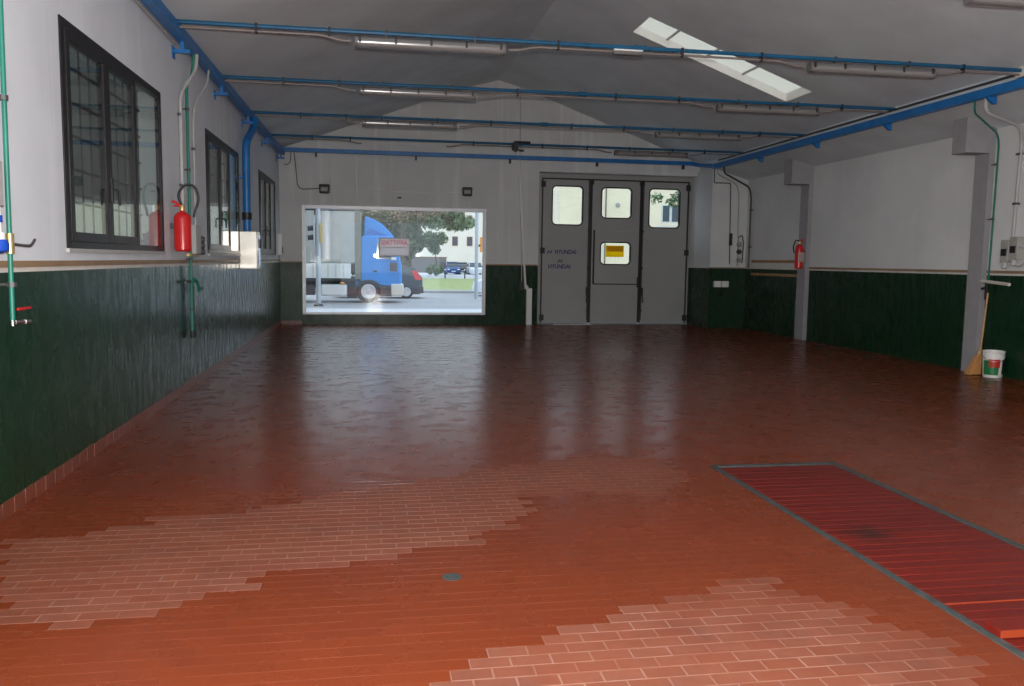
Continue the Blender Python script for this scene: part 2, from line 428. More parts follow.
def rect(a, b, c, d, z=-.002):
    n = len(fv); fv.extend([(a, c, z), (b, c, z), (b, d, z), (a, d, z)]); ff.append((n, n+1, n+2, n+3)); fw.append((0, .5))
rect(XL, XR, YF, rows[0][0])
rect(XL, XR, rows[-1][1]-.001, YB+.05, -.0025)
floor.from_pydata(fv, [], ff)
floor.materials.append(M['grout'])
at = floor.attributes.new('wear', 'FLOAT', 'FACE'); at.data.foreach_set('value', [q[0] for q in fw])
at = floor.attributes.new('shade', 'FLOAT', 'FACE'); at.data.foreach_set('value', [q[1] for q in fw])
floor_o = bpy.data.objects.new('floor', floor); C.objects.link(floor_o); floor_o['kind'] = 'structure'
def seen(x, y):
    v = Vector((x, y, -EYE)); z = v.dot(fwd)
    if z < .5: return False
    return abs(v.dot(rgt)/z) < 512/830*1.01 and abs(v.dot(upv)/z) < 343/830*1.01
near = sorted((c for c in cells if seen((c[0]+c[1])/2, (c[2]+c[3])/2) and c[1]-c[0] > PX*.97), key=lambda c: (c[2]+c[3])**2+((c[0]+c[1])/2)**2*.3)[:299]
near_set = set(near)
J = .0032
def tile_mesh(name, w_, d_, mat):
    mb = MB(); c = .0012
    x, y_ = w_/2-J, d_/2-J
    mb.add([(-x, -y_, -.004), (x, -y_, -.004), (x, y_, -.004), (-x, y_, -.004), (-x+c, -y_+c, 0), (x-c, -y_+c, 0), (x-c, y_-c, 0), (-x+c, y_-c, 0)],
           [(4, 5, 6, 7), (0, 1, 5, 4), (1, 2, 6, 5), (2, 3, 7, 6), (3, 0, 4, 7)])
    me = bpy.data.meshes.new(name); me.from_pydata(mb.v, [], mb.f); me.materials.append(M[mat]); return me
tm = tile_mesh('tile', PX, PY, 'tile_obj')
rt = random.Random(11)
for (a, b, ya, yb, wr, sh) in near:
    o = bpy.data.objects.new('tile', tm); C.objects.link(o); o.parent = floor_o
    o.location = ((a+b)/2, (ya+yb)/2, rt.uniform(-.0002, .0002)); o.rotation_euler = (rt.gauss(0, .004), rt.gauss(0, .0015), 0)
    o.color = (wr, sh, 0, 1)
tv, tf, tw, ts = [], [], [], []
for c in cells:
    if c in near_set: continue
    a, b, ya, yb, wr, sh = c
    n = len(tv); x0, x1, y0_, y1_ = a+J, b-J, ya+J, yb-J; e = .0012; dz = rt.uniform(-.0002, .0002)
    s1, s2 = rt.gauss(0, .00008), rt.gauss(0, .00011)
    tv += [(x0, y0_, -.004), (x1, y0_, -.004), (x1, y1_, -.004), (x0, y1_, -.004),
           (x0+e, y0_+e, dz-s1-s2), (x1-e, y0_+e, dz+s1-s2), (x1-e, y1_-e, dz+s1+s2), (x0+e, y1_-e, dz-s1+s2)]
    tf += [tuple(n+q for q in f) for f in [(4, 5, 6, 7), (0, 1, 5, 4), (1, 2, 6, 5), (2, 3, 7, 6), (3, 0, 4, 7)]]
    tw += [wr]*5; ts += [sh]*5
me = bpy.data.meshes.new('tile_field'); me.from_pydata(tv, [], tf); me.materials.append(M['tile_attr'])
at = me.attributes.new('wear', 'FLOAT', 'FACE'); at.data.foreach_set('value', tw)
at = me.attributes.new('shade', 'FLOAT', 'FACE'); at.data.foreach_set('value', ts)
o = bpy.data.objects.new('tile_field', me); C.objects.link(o); o.parent = floor_o; o['kind'] = 'stuff'

MB().box(XL-.3, XR+.3, YF, YB+.6, -.35, -.13).build('screed', 'pit', floor_o, smooth=False)
# ------------------------------------------------------------------ walls and ceiling
WIN = [(6.55, 9.40), (11.78, 14.50), (16.97, 19.68)]; WZ0, WZ1 = 1.645, 3.30
ys = sorted(set([YF, YB+.6] + [q for w_ in WIN for q in w_]))
def in_win(u, v): return any(a < u < b for a, b in WIN) and WZ0 < v < WZ1
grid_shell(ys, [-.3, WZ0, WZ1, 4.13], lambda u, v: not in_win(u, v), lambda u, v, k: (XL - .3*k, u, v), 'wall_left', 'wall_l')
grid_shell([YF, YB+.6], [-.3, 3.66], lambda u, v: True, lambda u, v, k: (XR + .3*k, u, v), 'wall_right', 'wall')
BW = (-1.70, 2.735, .243, 2.86); DR = (4.06, 8.185, -.3, 3.82)
xs = sorted(set([XL, XR, BW[0], BW[1], DR[0], DR[1]] + [p[0] for p in prof if XL < p[0] < XR]))
def back_map(u, v, k):
    return (u, YB + .6*k, v if v < 6 else ceil_z(u)+.05)
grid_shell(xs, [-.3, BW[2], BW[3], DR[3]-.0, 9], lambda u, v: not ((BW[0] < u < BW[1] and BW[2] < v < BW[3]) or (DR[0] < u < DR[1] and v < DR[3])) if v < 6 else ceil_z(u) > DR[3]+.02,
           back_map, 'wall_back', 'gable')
FILL_GATE = (-1.8, 3.6, 3.64)  # open gateway behind the camera, unseen, added to let in more daylight
xs = sorted(set([XL, XR, FILL_GATE[0], FILL_GATE[1]] + [p[0] for p in prof if XL < p[0] < XR]))
grid_shell(xs, [-.3, FILL_GATE[2]-.05, 9], lambda u, v: not (FILL_GATE[0] < u < FILL_GATE[1] and v < FILL_GATE[2]-.05) and (v < 6 and True or ceil_z(u) > FILL_GATE[2]), lambda u, v, k: (u, YF - .3*k, v if v < 6 else ceil_z(u)+.05), 'wall_front', 'wall')
SKY = [(13.25, 14.16), (7.6, 8.5), (2.0, 2.9), (-3.6, -2.7)]; SX0, SX1 = 4.373, 7.26  # only the first roof light is in view; the others are added to brighten the hall
ysc = sorted(set([YF-.3, YB+.6] + [q for s in SKY for q in s]))
grid_shell([p[0] for p in prof], ysc, lambda u, v: not (SX0 < u < SX1 and any(a < v < b for a, b in SKY)),
           lambda u, v, k: (u, v, ceil_z(u) + .13*k), 'ceiling', 'ceil')
# roof lights, one seen and three added for fill light: a white lined well, three bars and a translucent sheet
for i, (a, b) in enumerate(SKY):
    st = struct('window_%d' % (6+i))
    def sl(x, dz): return (x, raw_ceil(x)+dz)
    xs_ = [SX0, 5, 6, SX1]
    mb = MB()
    z0, z1 = -.0, .16
    for yy in ((a-.0, a+.012), (b-.012, b+.0)):
        mb.prism([sl(SX0, z0), sl(SX1, z0), sl(SX1, z1), sl(SX0, z1)], 'y', yy[0], yy[1])
    mb.prism([sl(SX0, z0), sl(SX0+.012, z0), sl(SX0+.012, z1), sl(SX0, z1)], 'y', a, b)
    mb.prism([sl(SX1-.012, z0), sl(SX1, z0), sl(SX1, z1), sl(SX1-.012, z1)], 'y', a, b)
    mb.build('lining', 'well', st, smooth=False)
    MB().prism([sl(SX0-.05, .14), sl(SX1+.05, .14), sl(SX1+.05, .15), sl(SX0-.05, .15)], 'y', a-.05, b+.05).build('roof_light_sheet', 'sheet', st, smooth=False)
    for xx in (4.985, 5.69, 6.39):
        MB().prism([sl(xx, .11), sl(xx+.022, .11), sl(xx+.022, .138), sl(xx, .138)], 'y', a+.012, b-.012).build('bar', 'pvc', st, smooth=False)
# corner pier and the two wall pillars with corbels
pier = MB().box(8.19, XR+.01, 19.55, YB+.02, -.02, 3.93).build('pillar', 'wall', smooth=False); pier['kind'] = 'structure'
for yf, dep in ((11.22, .30), (16.42, .34)):
    p = struct('pillar', (9.0, yf, 0))
    MB().box(9.02, XR+.02, yf+.002, yf+dep-.002, -.01, 3.292).build('shaft', 'concrete', p, smooth=False)
    MB().hexa([(8.62, yf, 3.29), (XR+.02, yf, 3.29), (8.62, yf+dep, 3.29), (XR+.02, yf+dep, 3.29),
               (8.62, yf, 3.82), (XR+.02, yf, 3.68), (8.62, yf+dep, 3.82), (XR+.02, yf+dep, 3.68)]).build('corbel', 'concrete', p, smooth=False)
# battens and the white painted band under them
def strip(name, mat, *a):
    o = MB().box(*a).build(name, mat, smooth=False); o['kind'] = 'structure'; return o
strip('trim_1', 'batten', XL-.01, XL+.014, YF, YB, 1.515, 1.556)
strip('trim_2', 'white_band', XL-.01, XL+.004, YF, YB, 1.485, 1.515)
strip('trim_12', 'batten_w', XL, BW[0]-.002, YB-.012, YB+.01, 1.487, 1.512)
strip('trim_3', 'batten_w', BW[1]+.002, DR[0]-.02, YB-.012, YB+.01, 1.487, 1.512)
strip('trim_4', 'batten_w', DR[1]+.005, 8.19, YB-.012, YB+.01, 1.487, 1.512)
strip('trim_5', 'batten', 8.178, XR, 19.535, 19.56, 1.487, 1.512)
strip('trim_6', 'batten', XR-.014, XR+.01, YF, 16.42, 1.515, 1.556)
strip('trim_7', 'white_band', XR-.004, XR+.01, YF, 16.42, 1.485, 1.515)
strip('trim_8', 'batten_w', XR-.02, XR+.01, 16.78, 19.15, 1.635, 1.70)
strip('trim_9', 'batten_w', XR-.02, XR+.01, 16.78, 19.15, 1.33, 1.39)
strip('trim_10', 'white_band', XR-.004, XR+.01, 16.78, 19.55, 1.485, 1.56)
# tiled skirting
bs = struct('baseboard_left')
MB().box(XL-.01, XL+.006, YF, YB, -.01, .098).build('mortar_bed', 'grout', bs, smooth=False)
sk = MB().box(XL, XL+.011, 4.3, 4.3+.16, 0, .1).build('tile', 'skin', bs, bevel=.002)
for i in range(1, 97): piece(sk, bs, (rt.uniform(-.001, .001), i*.1665, rt.uniform(-.002, .002)))
bs = struct('baseboard_back')
sk = MB().box(XL+.012, XL+.092*2-.02, YB-.011, YB+.002, 0, .09).build('tile', 'skin', bs, bevel=.002)
for i in range(1, 3): piece(sk, bs, (i*.167, 0, 0))

# ------------------------------------------------------------------ left windows
def left_window(n, a, b):
    st = struct('window_%d' % n, (XL, (a+b)/2, WZ0)); x0, x1 = XL-.04, XL+.012
    L = b-a; p1, p2 = a+L*.352, a+L*.652
    f = MB()
    f.box(x0, x1, a, a+.075, WZ0, WZ1); f.box(x0, x1, b-.06, b, WZ0, WZ1)
    f.box(x0, x1, a+.075, b-.06, WZ1-.075, WZ1); f.box(x0, x1, a+.075, b-.06, WZ0, WZ0+.055); f.box(x0, x1, p2-.0, p2+.05, WZ0+.055, WZ1-.075)
    f.build('frame', 'frame', st, bevel=.004)
    for q0, q1 in ((a+.075, p1), (p1, p2)):
        s = MB(); xa, xb = x0+.006, x1+.010
        s.box(xa, xb, q0, q0+.075, WZ0+.05, WZ1-.07); s.box(xa, xb, q1-.075, q1, WZ0+.05, WZ1-.07)
        s.box(xa, xb, q0+.075, q1-.075, WZ1-.14, WZ1-.07); s.box(xa, xb, q0+.075, q1-.075, WZ0+.05, WZ0+.125)
        sh = s.build('sash', 'frame', st, bevel=.004)
        MB().box(xb-.018, xb-.012, q0+.07, q1-.07, WZ0+.12, WZ1-.135).build('pane', 'glass', sh, smooth=False)
        if q0 == p1:
            h = MB().box(xb, xb+.012, q0+.02, q0+.055, 2.05, 2.25)
            h.tube(fillet([(xb+.01, q0+.037, 2.15), (xb+.055, q0+.037, 2.15), (xb+.06, q0+.05, 2.02)], .02), .011, 8)
            h.build('handle', 'black', sh)
    MB().box(x1-.016, x1-.010, p2+.045, b-.055, WZ0+.05, WZ1-.07).build('pane', 'glass', st, smooth=False)
    sb = MB(); sb.box(XL-.3, XL+.02, a, b, WZ0-.03, WZ0).build('window_sill', 'pvc', st)
    g = thing('window_grille', (XL-.2, (a+b)/2, WZ0), ['iron bar grille outside the nearest left window', 'iron bar grille outside the middle left window', 'iron bar grille outside the farthest left window'][n-1], 'grille', 'iron grilles outside the left windows')
    vb = MB().tube([(XL-.21, a+.06, WZ0+.0), (XL-.21, a+.06, WZ1)], .009, 6).build('bar', 'grille', g)
    for i in range(1, 12): piece(vb, g, (0, i*(L-.12)/11, 0))
    hb = MB().box(XL-.225, XL-.2, a, b, WZ0+.1, WZ0+.118).build('crossbar', 'grille', g)
    for i in range(1, 6): piece(hb, g, (0, 0, i*.27))
for i, (a, b) in enumerate(WIN): left_window(i+1, a, b)

# shop window in the gable wall
st = struct('window_4', (.5, YB, BW[2]))
f = MB(); a, b, z0, z1 = BW; ya, yb = YB-.03, YB+.09
f.box(a, a+.075, ya, yb, z0, z1); f.box(b-.075, b, ya, yb, z0, z1); f.box(a+.075, b-.075, ya, yb, z1-.085, z1); f.box(a+.075, b-.075, ya, yb, z0, z0+.055)
f.build('frame', 'alu', st, bevel=.006)
MB().box(a+.07, b-.07, YB+.03, YB+.04, z0+.05, z1-.08).build('pane', 'shopglass', st, smooth=False)

# ------------------------------------------------------------------ folding door
def rrect(x0, x1, z0, z1, r, n=5):
    out = []
    for cx, cz, a0 in ((x1-r, z1-r, 0), (x0+r, z1-r, 90), (x0+r, z0+r, 180), (x1-r, z0+r, 270)):
        for i in range(n+1):
            t = R(a0+90*i/n); out.append((cx+r*math.cos(t), cz+r*math.sin(t)))
    return out
def text_mesh(body, size, mat, name, loc, parent, mirror=False, width=None, shear=0., bold=.0, depth=.002):
    cu = bpy.data.curves.new('text', 'FONT'); cu.body = body; cu.size = size; cu.extrude = depth; cu.shear = shear; cu.offset = bold; cu.align_x = 'CENTER'; cu.align_y = 'CENTER'; cu.resolution_u = 3
    to = bpy.data.objects.new('text', cu); C.objects.link(to); bpy.context.view_layer.update()
    me = bpy.data.meshes.new_from_object(to.evaluated_get(bpy.context.evaluated_depsgraph_get()))
    bpy.data.objects.remove(to)
    k = 1.
    if width:
        xs_ = [v.co.x for v in me.vertices]; k = width/(max(xs_)-min(xs_))
    me.transform(Matrix.Translation(loc) @ Matrix.Rotation(R(90), 4, 'X') @ Matrix.Diagonal((k*(-1 if mirror else 1), 1, 1, 1)))
    me.materials.clear(); me.materials.append(M[mat])
    o = bpy.data.objects.new(name, me); C.objects.link(o); o.parent = parent
    w_ = parent; off = Vector((0, 0, 0))
    while w_ is not None: off += w_.location; w_ = w_.parent
    o.location = -off
    return o
dr = struct('door_1', (6.2, YD, 0))
ZT = 3.69
f = MB(); f.box(4.06, 4.24, YD, YD+.12, 0, DR[3]); f.box(8.115, 8.185, YD, YD+.12, 0, DR[3]); f.box(4.24, 8.115, YD, YD+.12, ZT+.01, DR[3])
f.build('door_frame', 'door', dr)
f = MB(); f.box(4.21, 8.14, YD-.02, YD+.01, ZT-.015, ZT+.02); f.box(4.21, 4.245, YD-.02, YD+.01, .02, ZT); f.box(8.105, 8.14, YD-.02, YD+.01, .02, ZT)
f.build('seal', 'black', dr)
leaves = [(4.25, 5.455, [(4.50, 5.27, 2.55, 3.50)]), (5.54, 6.81, [(5.795, 6.565, 2.745, 3.49), (5.795, 6.57, 1.555, 2.095)]), (6.89, 8.10, [(7.075, 7.875, 2.525, 3.495)])]
for li, (x0, x1, wins) in enumerate(leaves):
    # the leaf: a bridged slab with rounded openings
    bm = bmesh.new()
    loops = [[(x0, .006), (x1, .006), (x1, ZT+.012), (x0, ZT+.012)]] + [rrect(*w_, .1) for w_ in wins]
    ed = []
    for lp in loops:
        vs = [bm.verts.new((p[0], YD, p[1])) for p in lp]; ed += [bm.edges.new((vs[i], vs[(i+1) % len(vs)])) for i in range(len(vs))]
    bmesh.ops.triangle_fill(bm, edges=ed, use_beauty=True, use_dissolve=False)
    ex = bmesh.ops.extrude_face_region(bm, geom=bm.faces[:])
    bmesh.ops.translate(bm, vec=(0, .05, 0), verts=[v for v in ex['geom'] if isinstance(v, bmesh.types.BMVert)])
    bmesh.ops.recalc_face_normals(bm, faces=bm.faces)
    me = bpy.data.meshes.new('leaf'); bm.to_mesh(me); bm.free(); me.materials.append(M['door'])
    lf = bpy.data.objects.new('leaf', me); C.objects.link(lf); lf.parent = dr; lf.location = -dr.location
    for w_ in wins:
        o_, i_ = rrect(w_[0]-.03, w_[1]+.03, w_[2]-.03, w_[3]+.03, .12), rrect(*w_, .09); n = len(o_)
        g = MB(); v = [(p[0], YD-.012, p[1]) for p in o_]+[(p[0], YD-.012, p[1]) for p in i_]+[(p[0], YD+.06, p[1]) for p in o_]+[(p[0], YD+.06, p[1]) for p in i_]
        fs = []
        for i in range(n):
            q = (i+1) % n; fs += [(i, q, n+q, n+i), (2*n+i, 2*n+q, 3*n+q, 3*n+i), (i, q, 2*n+q, 2*n+i), (n+i, n+q, 3*n+q, 3*n+i)]
        g.add(v, fs); g.build('gasket', 'black', lf, smooth=False)
        MB().prism(rrect(w_[0]-.01, w_[1]+.01, w_[2]-.01, w_[3]+.01, .1), 'y', YD+.022, YD+.028).build('pane', 'shopglass', lf, smooth=False)
    if li == 0:
        for zz in (.16, 1.87, 3.55): MB().box(4.19, 4.30, YD-.06, YD-.001, zz-.075, zz+.075).build('hinge', 'black', lf, bevel=.008)
        text_mesh('HYUNDAI', .15, 'letter', 'lettering', (4.855, YD-.001, 1.84), lf, width=.56, bold=.004)
        text_mesh('HYUNDAI', .15, 'letter', 'lettering', (4.70, YD-.001, 1.465), lf, width=.58, bold=.004)
        for cx, cz in ((4.44, 1.835), (4.72, 1.605)):
            lg = MB()
            for dx in (-.045, .035):
                lg.add([(cx+dx-.03, YD-.003, cz-.045), (cx+dx-.006, YD-.003, cz-.045), (cx+dx+.034, YD-.003, cz+.045), (cx+dx+.01, YD-.003, cz+.045)], [(0, 1, 2, 3)])
            lg.add([(cx-.05, YD-.003, cz-.012), (cx+.05, YD-.003, cz+.004), (cx+.05, YD-.003, cz+.022), (cx-.05, YD-.003, cz+.006)], [(0, 1, 2, 3)])
            lg.build('emblem', 'letter', lf, smooth=False)
    if li == 2:
        for zz in (.16, 1.87, 3.55): MB().box(8.05, 8.16, YD-.06, YD-.001, zz-.075, zz+.075).build('hinge', 'black', lf, bevel=.008)
    if li == 1:
        MB().box(5.58, 5.62, YD-.03, YD, 1.03, 2.42).build('pass_door_seal', 'black', lf)
        MB().box(5.60, 6.80, YD-.012, YD, 1.015, 1.045).build('pass_door_seal', 'pitframe', lf)
        MB().box(5.6, 6.80, YD-.004, YD, 2.385, 2.393).build('seam', 'pvc', lf)
        MB().tube([(6.78, YD-.05, .95), (6.78, YD-.05, 1.22)], .018, 8).build('handle', 'black', lf)
for x in (5.497, 6.85):
    MB().box(x-.042, x+.042, YD-.008, YD+.03, .02, ZT).build('seal', 'black', dr, smooth=False)
    MB().box(x-.062, x-.04, YD-.03, YD, .1, ZT-.05).build('cremone_bar', 'darkpvc', dr, smooth=False) if x < 6 else MB().box(x+.038, x+.06, YD-.03, YD, .1, ZT-.05).build('cremone_bar', 'darkpvc', dr, smooth=False)
    s = -1 if x < 6 else 1
    hd = MB().box(x+s*.03, x+s*.09, YD-.06, YD-.02, .74, .95); hd.tube([(x+s*.07, YD-.07, .78), (x+s*.085, YD-.075, .55)], .016, 8)
    hd.build('handle', 'black', dr)
    for zz in (.35, 1.45, 2.4): MB().box(x+s*.03, x+s*.07, YD-.045, YD-.02, zz-.03, zz+.03).build('bar_guide', 'black', dr)
    MB().box(x-.06, x+.06, YD-.05, YD, ZT-.12, ZT).build('roller_bracket', 'black', dr)
sill = MB().box(4.06, 8.185, YB+.01, YB+.6, -.13, .001).build('trim_13', 'concrete', smooth=False); sill['kind'] = 'structure'
th = MB().box(4.5, 5.45, YB-.02, YB+.06, 0, .012).build('trim_11', 'alu'); th['kind'] = 'structure'

# ------------------------------------------------------------------ inspection pit with its plank cover
pit = thing('inspection_pit_cover', (3.16, 3.7, 0), 'deep red plank cover over the inspection pit, in a dark steel frame', 'pit cover')
ww = .038
for q in ((pit_x0-.012, pit_x0+ww, pit_y0-.09, pit_y1+.012), (pit_x1-ww, pit_x1+.012, pit_y0-.09, pit_y1+.012), (pit_x0+ww, pit_x1-ww, pit_y1-ww, pit_y1+.012), (pit_x0+ww, pit_x1-ww, pit_y0-.09, pit_y0+ww)):
    MB().box(*q, -.05, .004).build('frame', 'pitframe', pit, bevel=.003)
MB().box(pit_x0, pit_x1, pit_y0, pit_y1, -.12, -.06).build('pit_bottom', 'pit', pit)
pw = .0905; n = int((pit_y1-pit_y0-2*ww)/pw)
pl = MB().box(pit_x0+ww+.006, pit_x1-ww-.006, pit_y0+ww+.003, pit_y0+ww+pw-.003, -.045, 0).build('plank', 'plank', pit, bevel=.0035)
for i in range(1, n):
    yy = pit_y0+ww+i*pw
    if abs(yy-3.08) < .05: continue
    piece(pl, pit, (0, i*pw, rt.uniform(-.0022, .0016)))
MB().box(pit_x0+.03, pit_x1-ww-.006, 3.05, 3.15, .004, .04).build('plank', ['plank'], pit, bevel=.003)['label'] = 'loose plank lying proud of the cover'
MB().box(pit_x0+.03, pit_x1-ww-.006, 3.047, 3.0505, .006, .039).build('plank_edge', 'plank_edge', pit)
MB().box(pit_x0+ww+.006, pit_x1-ww-.2, 3.418, 3.4225, -.004, .0035).build('plank_edge', 'plank_edge', pit)
tag(MB().lathe([(.05, 0), (.05, .002), (.04, .003), (.02, .002)], (.386, 4.062, 0), n=20).build('floor_drain', 'pitframe'), 'small round grey metal drain plate set in the red floor', 'drain')

# ------------------------------------------------------------------ tie rods, lamps, cable ducts
ROD = [6.9, 9.65, 12.4, 15.25, 17.95]; ZR = 4.10
rod_lab = ['blue tie rod overhead, mostly above the frame', 'blue tie rod across the roof, nearest the camera of those fully seen', 'second nearest blue tie rod, crossing under the roof ridge', 'third blue tie rod, in front of the gable wall peak', 'farthest thin blue tie rod, with the black pulley on it']
for Y, lab in zip(ROD, rod_lab):
    t = thing('tie_rod', (3.0, Y, ZR), lab, 'tie rod', 'blue tie rods under the roof')
    MB().tube([(XL-.02, Y, ZR), (8.245, Y, ZR)], .024, 8).build('rod', 'blue_dark', t)
    MB().tube([(3.02, Y, ZR), (3.16, Y, ZR)], .034, 8).build('turnbuckle', 'blue_dark', t)
    cab_ = MB(); zc = ZR-.055
    segs = [(-2.05, -.25), (1.52, 5.15), (6.95, 8.1)]
    for a, b in segs:
        pts = [(a, Y, zc)]
        if a > -2: pts = [(a, Y, zc-.05), (a+.12, Y, zc-.045), (a+.32, Y, zc)]
        if b < 8: pts += [(b-.32, Y, zc), (b-.12, Y, zc-.045), (b, Y, zc-.05)]
        else: pts += [(b, Y, zc)]
        cab_ = MB().tube(fillet(pts, .06, 3), .013, 6); cab_.build('conduit', 'cable', t)
    cl = MB().box(-1.27, -1.245, Y-.03, Y+.03, zc-.018, ZR+.028).build('clamp', 'black', t)
    for xx in (-.48, 2.1, 3.6, 4.6, 7.3): piece(cl, t, (xx+1.257, 0, 0))
LAB_L = {9.65: 'grey tube lamp over the left half, nearest of three, shining at its left end', 12.4: 'grey tube lamp over the left half, middle of three in line', 15.25: 'grey tube lamp over the left half, smallest and farthest of three'}
LAB_R = {6.9: 'grey tube lamp cut off by the upper right corner of the photo', 9.65: 'grey tube lamp on the nearest rod, right of the roof light', 12.4: 'grey tube lamp on the second rod, right below the roof light', 15.25: 'grey tube lamp on the third rod, before the folding door', 17.95: 'grey tube lamp farthest away, just above the folding door'}
def lamp(x0, Y, label):
    L = 1.68; z = 4.0
    t = thing('fluorescent_lamp', (x0+L/2, Y, z), label, 'lamp', 'tube lamps hung from the tie rods')
    pf = [(-.055, .0), (-.055, .03), (-.03, .05), (.03, .05), (.055, .03), (.055, .0)]
    MB().prism([(Y+p[0], z+p[1]) for p in pf], 'x', x0, x0+L).build('housing', 'lamp', t)
    pf = [(-.06, .0), (.06, .0), (.058, -.03), (.04, -.055), (.015, -.063), (-.015, -.063), (-.04, -.055), (-.058, -.03)]
    MB().prism([(Y+p[0], z+p[1]) for p in pf], 'x', x0+.012, x0+L-.012).build('cover', 'diff', t)
    for e in (x0, x0+L-.03): MB().prism([(Y+p[0]*1.05, z+p[1]*1.04+.001) for p in pf[::-1]], 'x', e, e+.03).build('end_cap', 'lamp', t)
    c = MB().box(x0+.04, x0+.065, Y-.066, Y-.052, z-.022, z+.045).build('clip', 'black', t)
    for i in range(1, 5): piece(c, t, (i*(L-.105)/4, 0, 0))
    h = MB(); h.box(x0+.33, x0+.35, Y-.028, Y+.028, z+.045, ZR+.03).build('hanger', 'darkpvc', t)
    MB().box(x0+1.32, x0+1.34, Y-.028, Y+.028, z+.045, ZR+.03).build('hanger', 'darkpvc', t)
for Y in ROD[1:4]: lamp(-.2, Y, LAB_L[Y])
for Y in ROD: lamp(5.22, Y, LAB_R[Y])
t = thing('emergency_lamp', (2.93, 9.65, 4.1), 'small white-topped emergency lamp under the nearest tie rod, beside the roof light', 'lamp')
MB().box(2.76, 3.11, 9.61, 9.69, 4.052, 4.072).build('housing', 'white', t, bevel=.006)
MB().box(2.75, 3.11, 9.605, 9.695, 4.01, 4.052).build('cover', 'lamp', t, bevel=.01)

# perimeter ducts
t = thing('cable_duct', (-2.05, 8, 4.05), 'blue cable duct running along the top of the left wall', 'duct', 'blue cable ducts round the hall')
MB().box(-2.165, -2.055, YF, 20.40, 3.985, 4.095).build('duct', 'blue', t, bevel=.004)
MB().tube([(-2.185, YF, 3.97), (-2.185, 10.1, 3.97)], .014, 6).build('conduit', 'pvc', t)
br = MB(); Y = 10.05
br.box(XL-.005, XL+.012, Y-.06, Y+.06, 3.80, 3.93); br.box(XL+.01, -2.03, Y-.02, Y+.02, 3.86, 3.90); br.box(-2.13, -2.09, Y-.02, Y+.02, 3.90, 3.99)
br = br.build('bracket', 'blue', t)
for d in (-5.5, -2.75, 2.45, 4.95, 7.45, 10.0): piece(br, t, (0, d, 0))
t = thing('cable_duct', (3, 20.45, 4.12), 'blue cable duct running across the gable wall above window and door', 'duct', 'blue cable ducts round the hall')
b = MB(); b.box(-2.10, 8.02, 20.40, 20.50, 4.075, 4.17)
b.build('duct', 'blue', t, bevel=.004)
MB().tube(fillet([(7.98, 20.45, 4.12), (8.1, 20.2, 4.06), (8.1, 19.5, 3.97), (8.1, 19.3, 3.95)], .12), .05, 10).build('bend', 'blue', t)
bk = MB().box(-1.37, -1.33, 20.44, YB+.01, 3.98, 4.08).build('bracket', 'black', t)
for x in (1.005, 3.306, 5.514, 7.774): piece(bk, t, (x+1.35, 0, 0))
t = thing('cable_duct', (8.15, 8, 3.94), 'blue cable duct running along the right eaves with triangular brackets', 'duct', 'blue cable ducts round the hall')
MB().box(8.09, 8.20, YF, 19.35, 3.875, 3.995).build('duct', 'blue', t, bevel=.004)
MB().tube([(8.17, 8.6, 4.075), (8.17, 19.2, 4.075)], .018, 6).build('conduit', 'darkpvc', t)
MB().box(8.12, 8.24, 9.45, 9.75, 4.02, 4.15).build('junction_box', 'cream', t, bevel=.005)
tb = MB().prism([(8.08, 3.88), (8.24, 3.88), (8.24, 3.78), (8.2, 3.78)], 'y', 10.18, 10.23).build('bracket', 'blue', t, smooth=False)
for d in (-4.8, -2.4, 2.3, 4.5, 6.8): piece(tb, t, (0, d, 0))
t = thing('pulley_block', (3.1, 17.95, 4.05), 'black pulley block clamped on the farthest tie rod', 'pulley')
MB().box(2.94, 3.06, 17.86, 18.04, 3.97, 4.13).build('block', 'black', t, bevel=.01)
MB().tube([(2.98, 17.93, 4.135), (3.33, 17.93, 4.135)], .03, 8).build('roller', 'black', t)
MB().lathe([(.05, -.03), (.05, .03)], (3.02, 17.95, 3.98), 'y', 14).build('wheel', 'darkpvc', t)

# ------------------------------------------------------------------ left wall fittings
def hose_valve(mb, x, y_, z): pass
t = thing('compressed_air_pipe', (XL+.06, 5.42, 1.17), 'green air pipe with red tap handle, nearest on the left wall', 'pipe')
xx = XL+.06
MB().tube([(xx, 5.47, 4.0), (xx, 5.43, 1.19)], .0145, 10).build('pipe', 'greenpipe', t)
v = MB(); v.tube([(xx, 5.43, 1.20), (xx, 5.43, 1.165)], .018, 10); v.tube([(xx, 5.43, 1.185), (xx+.03, 5.52, 1.185)], .011, 8); v.tube([(xx+.03, 5.52, 1.185), (xx+.03, 5.6, 1.18)], .016, 8)
v.build('tap', 'chrome', t)
MB().box(xx+.01, xx+.025, 5.46, 5.66, 1.255, 1.272).build('tap_handle', 'red', t, bevel=.004)
v = MB(); v.tube([(xx, 5.44, 1.72), (xx, 5.44, 1.60)], .024, 10); v.build('coupling', 'brass', t)
v = MB(); v.tube(fillet([(xx, 5.44, 1.66), (xx+.04, 5.55, 1.65), (xx+.05, 5.62, 1.65), (xx+.05, 5.68, 1.69)], .03), .009, 6); v.build('lever', 'darkpvc', t)
for zz in (2.5, 3.4, 1.4):
    MB().tube([(xx, 5.44, zz), (xx, 5.44, zz+.03)], .028, 8).build('clip', 'darkpvc', t)
    MB().box(XL-.005, xx, 5.43, 5.45, zz+.008, zz+.022).build('clip_stem', 'darkpvc', t)
t = thing('air_regulator', (XL+.05, 5.3, 1.65), 'air filter regulator with blue bowl at the left edge, beside the nearest green pipe', 'regulator')
MB().box(XL-.005, XL+.10, 5.09, 5.29, 1.87, 2.13).build('gauge_box', 'pvc', t, bevel=.008)
MB().tube([(XL+.06, 5.265, 1.87), (XL+.06, 5.265, 1.62)], .028, 12).build('body', 'white', t)
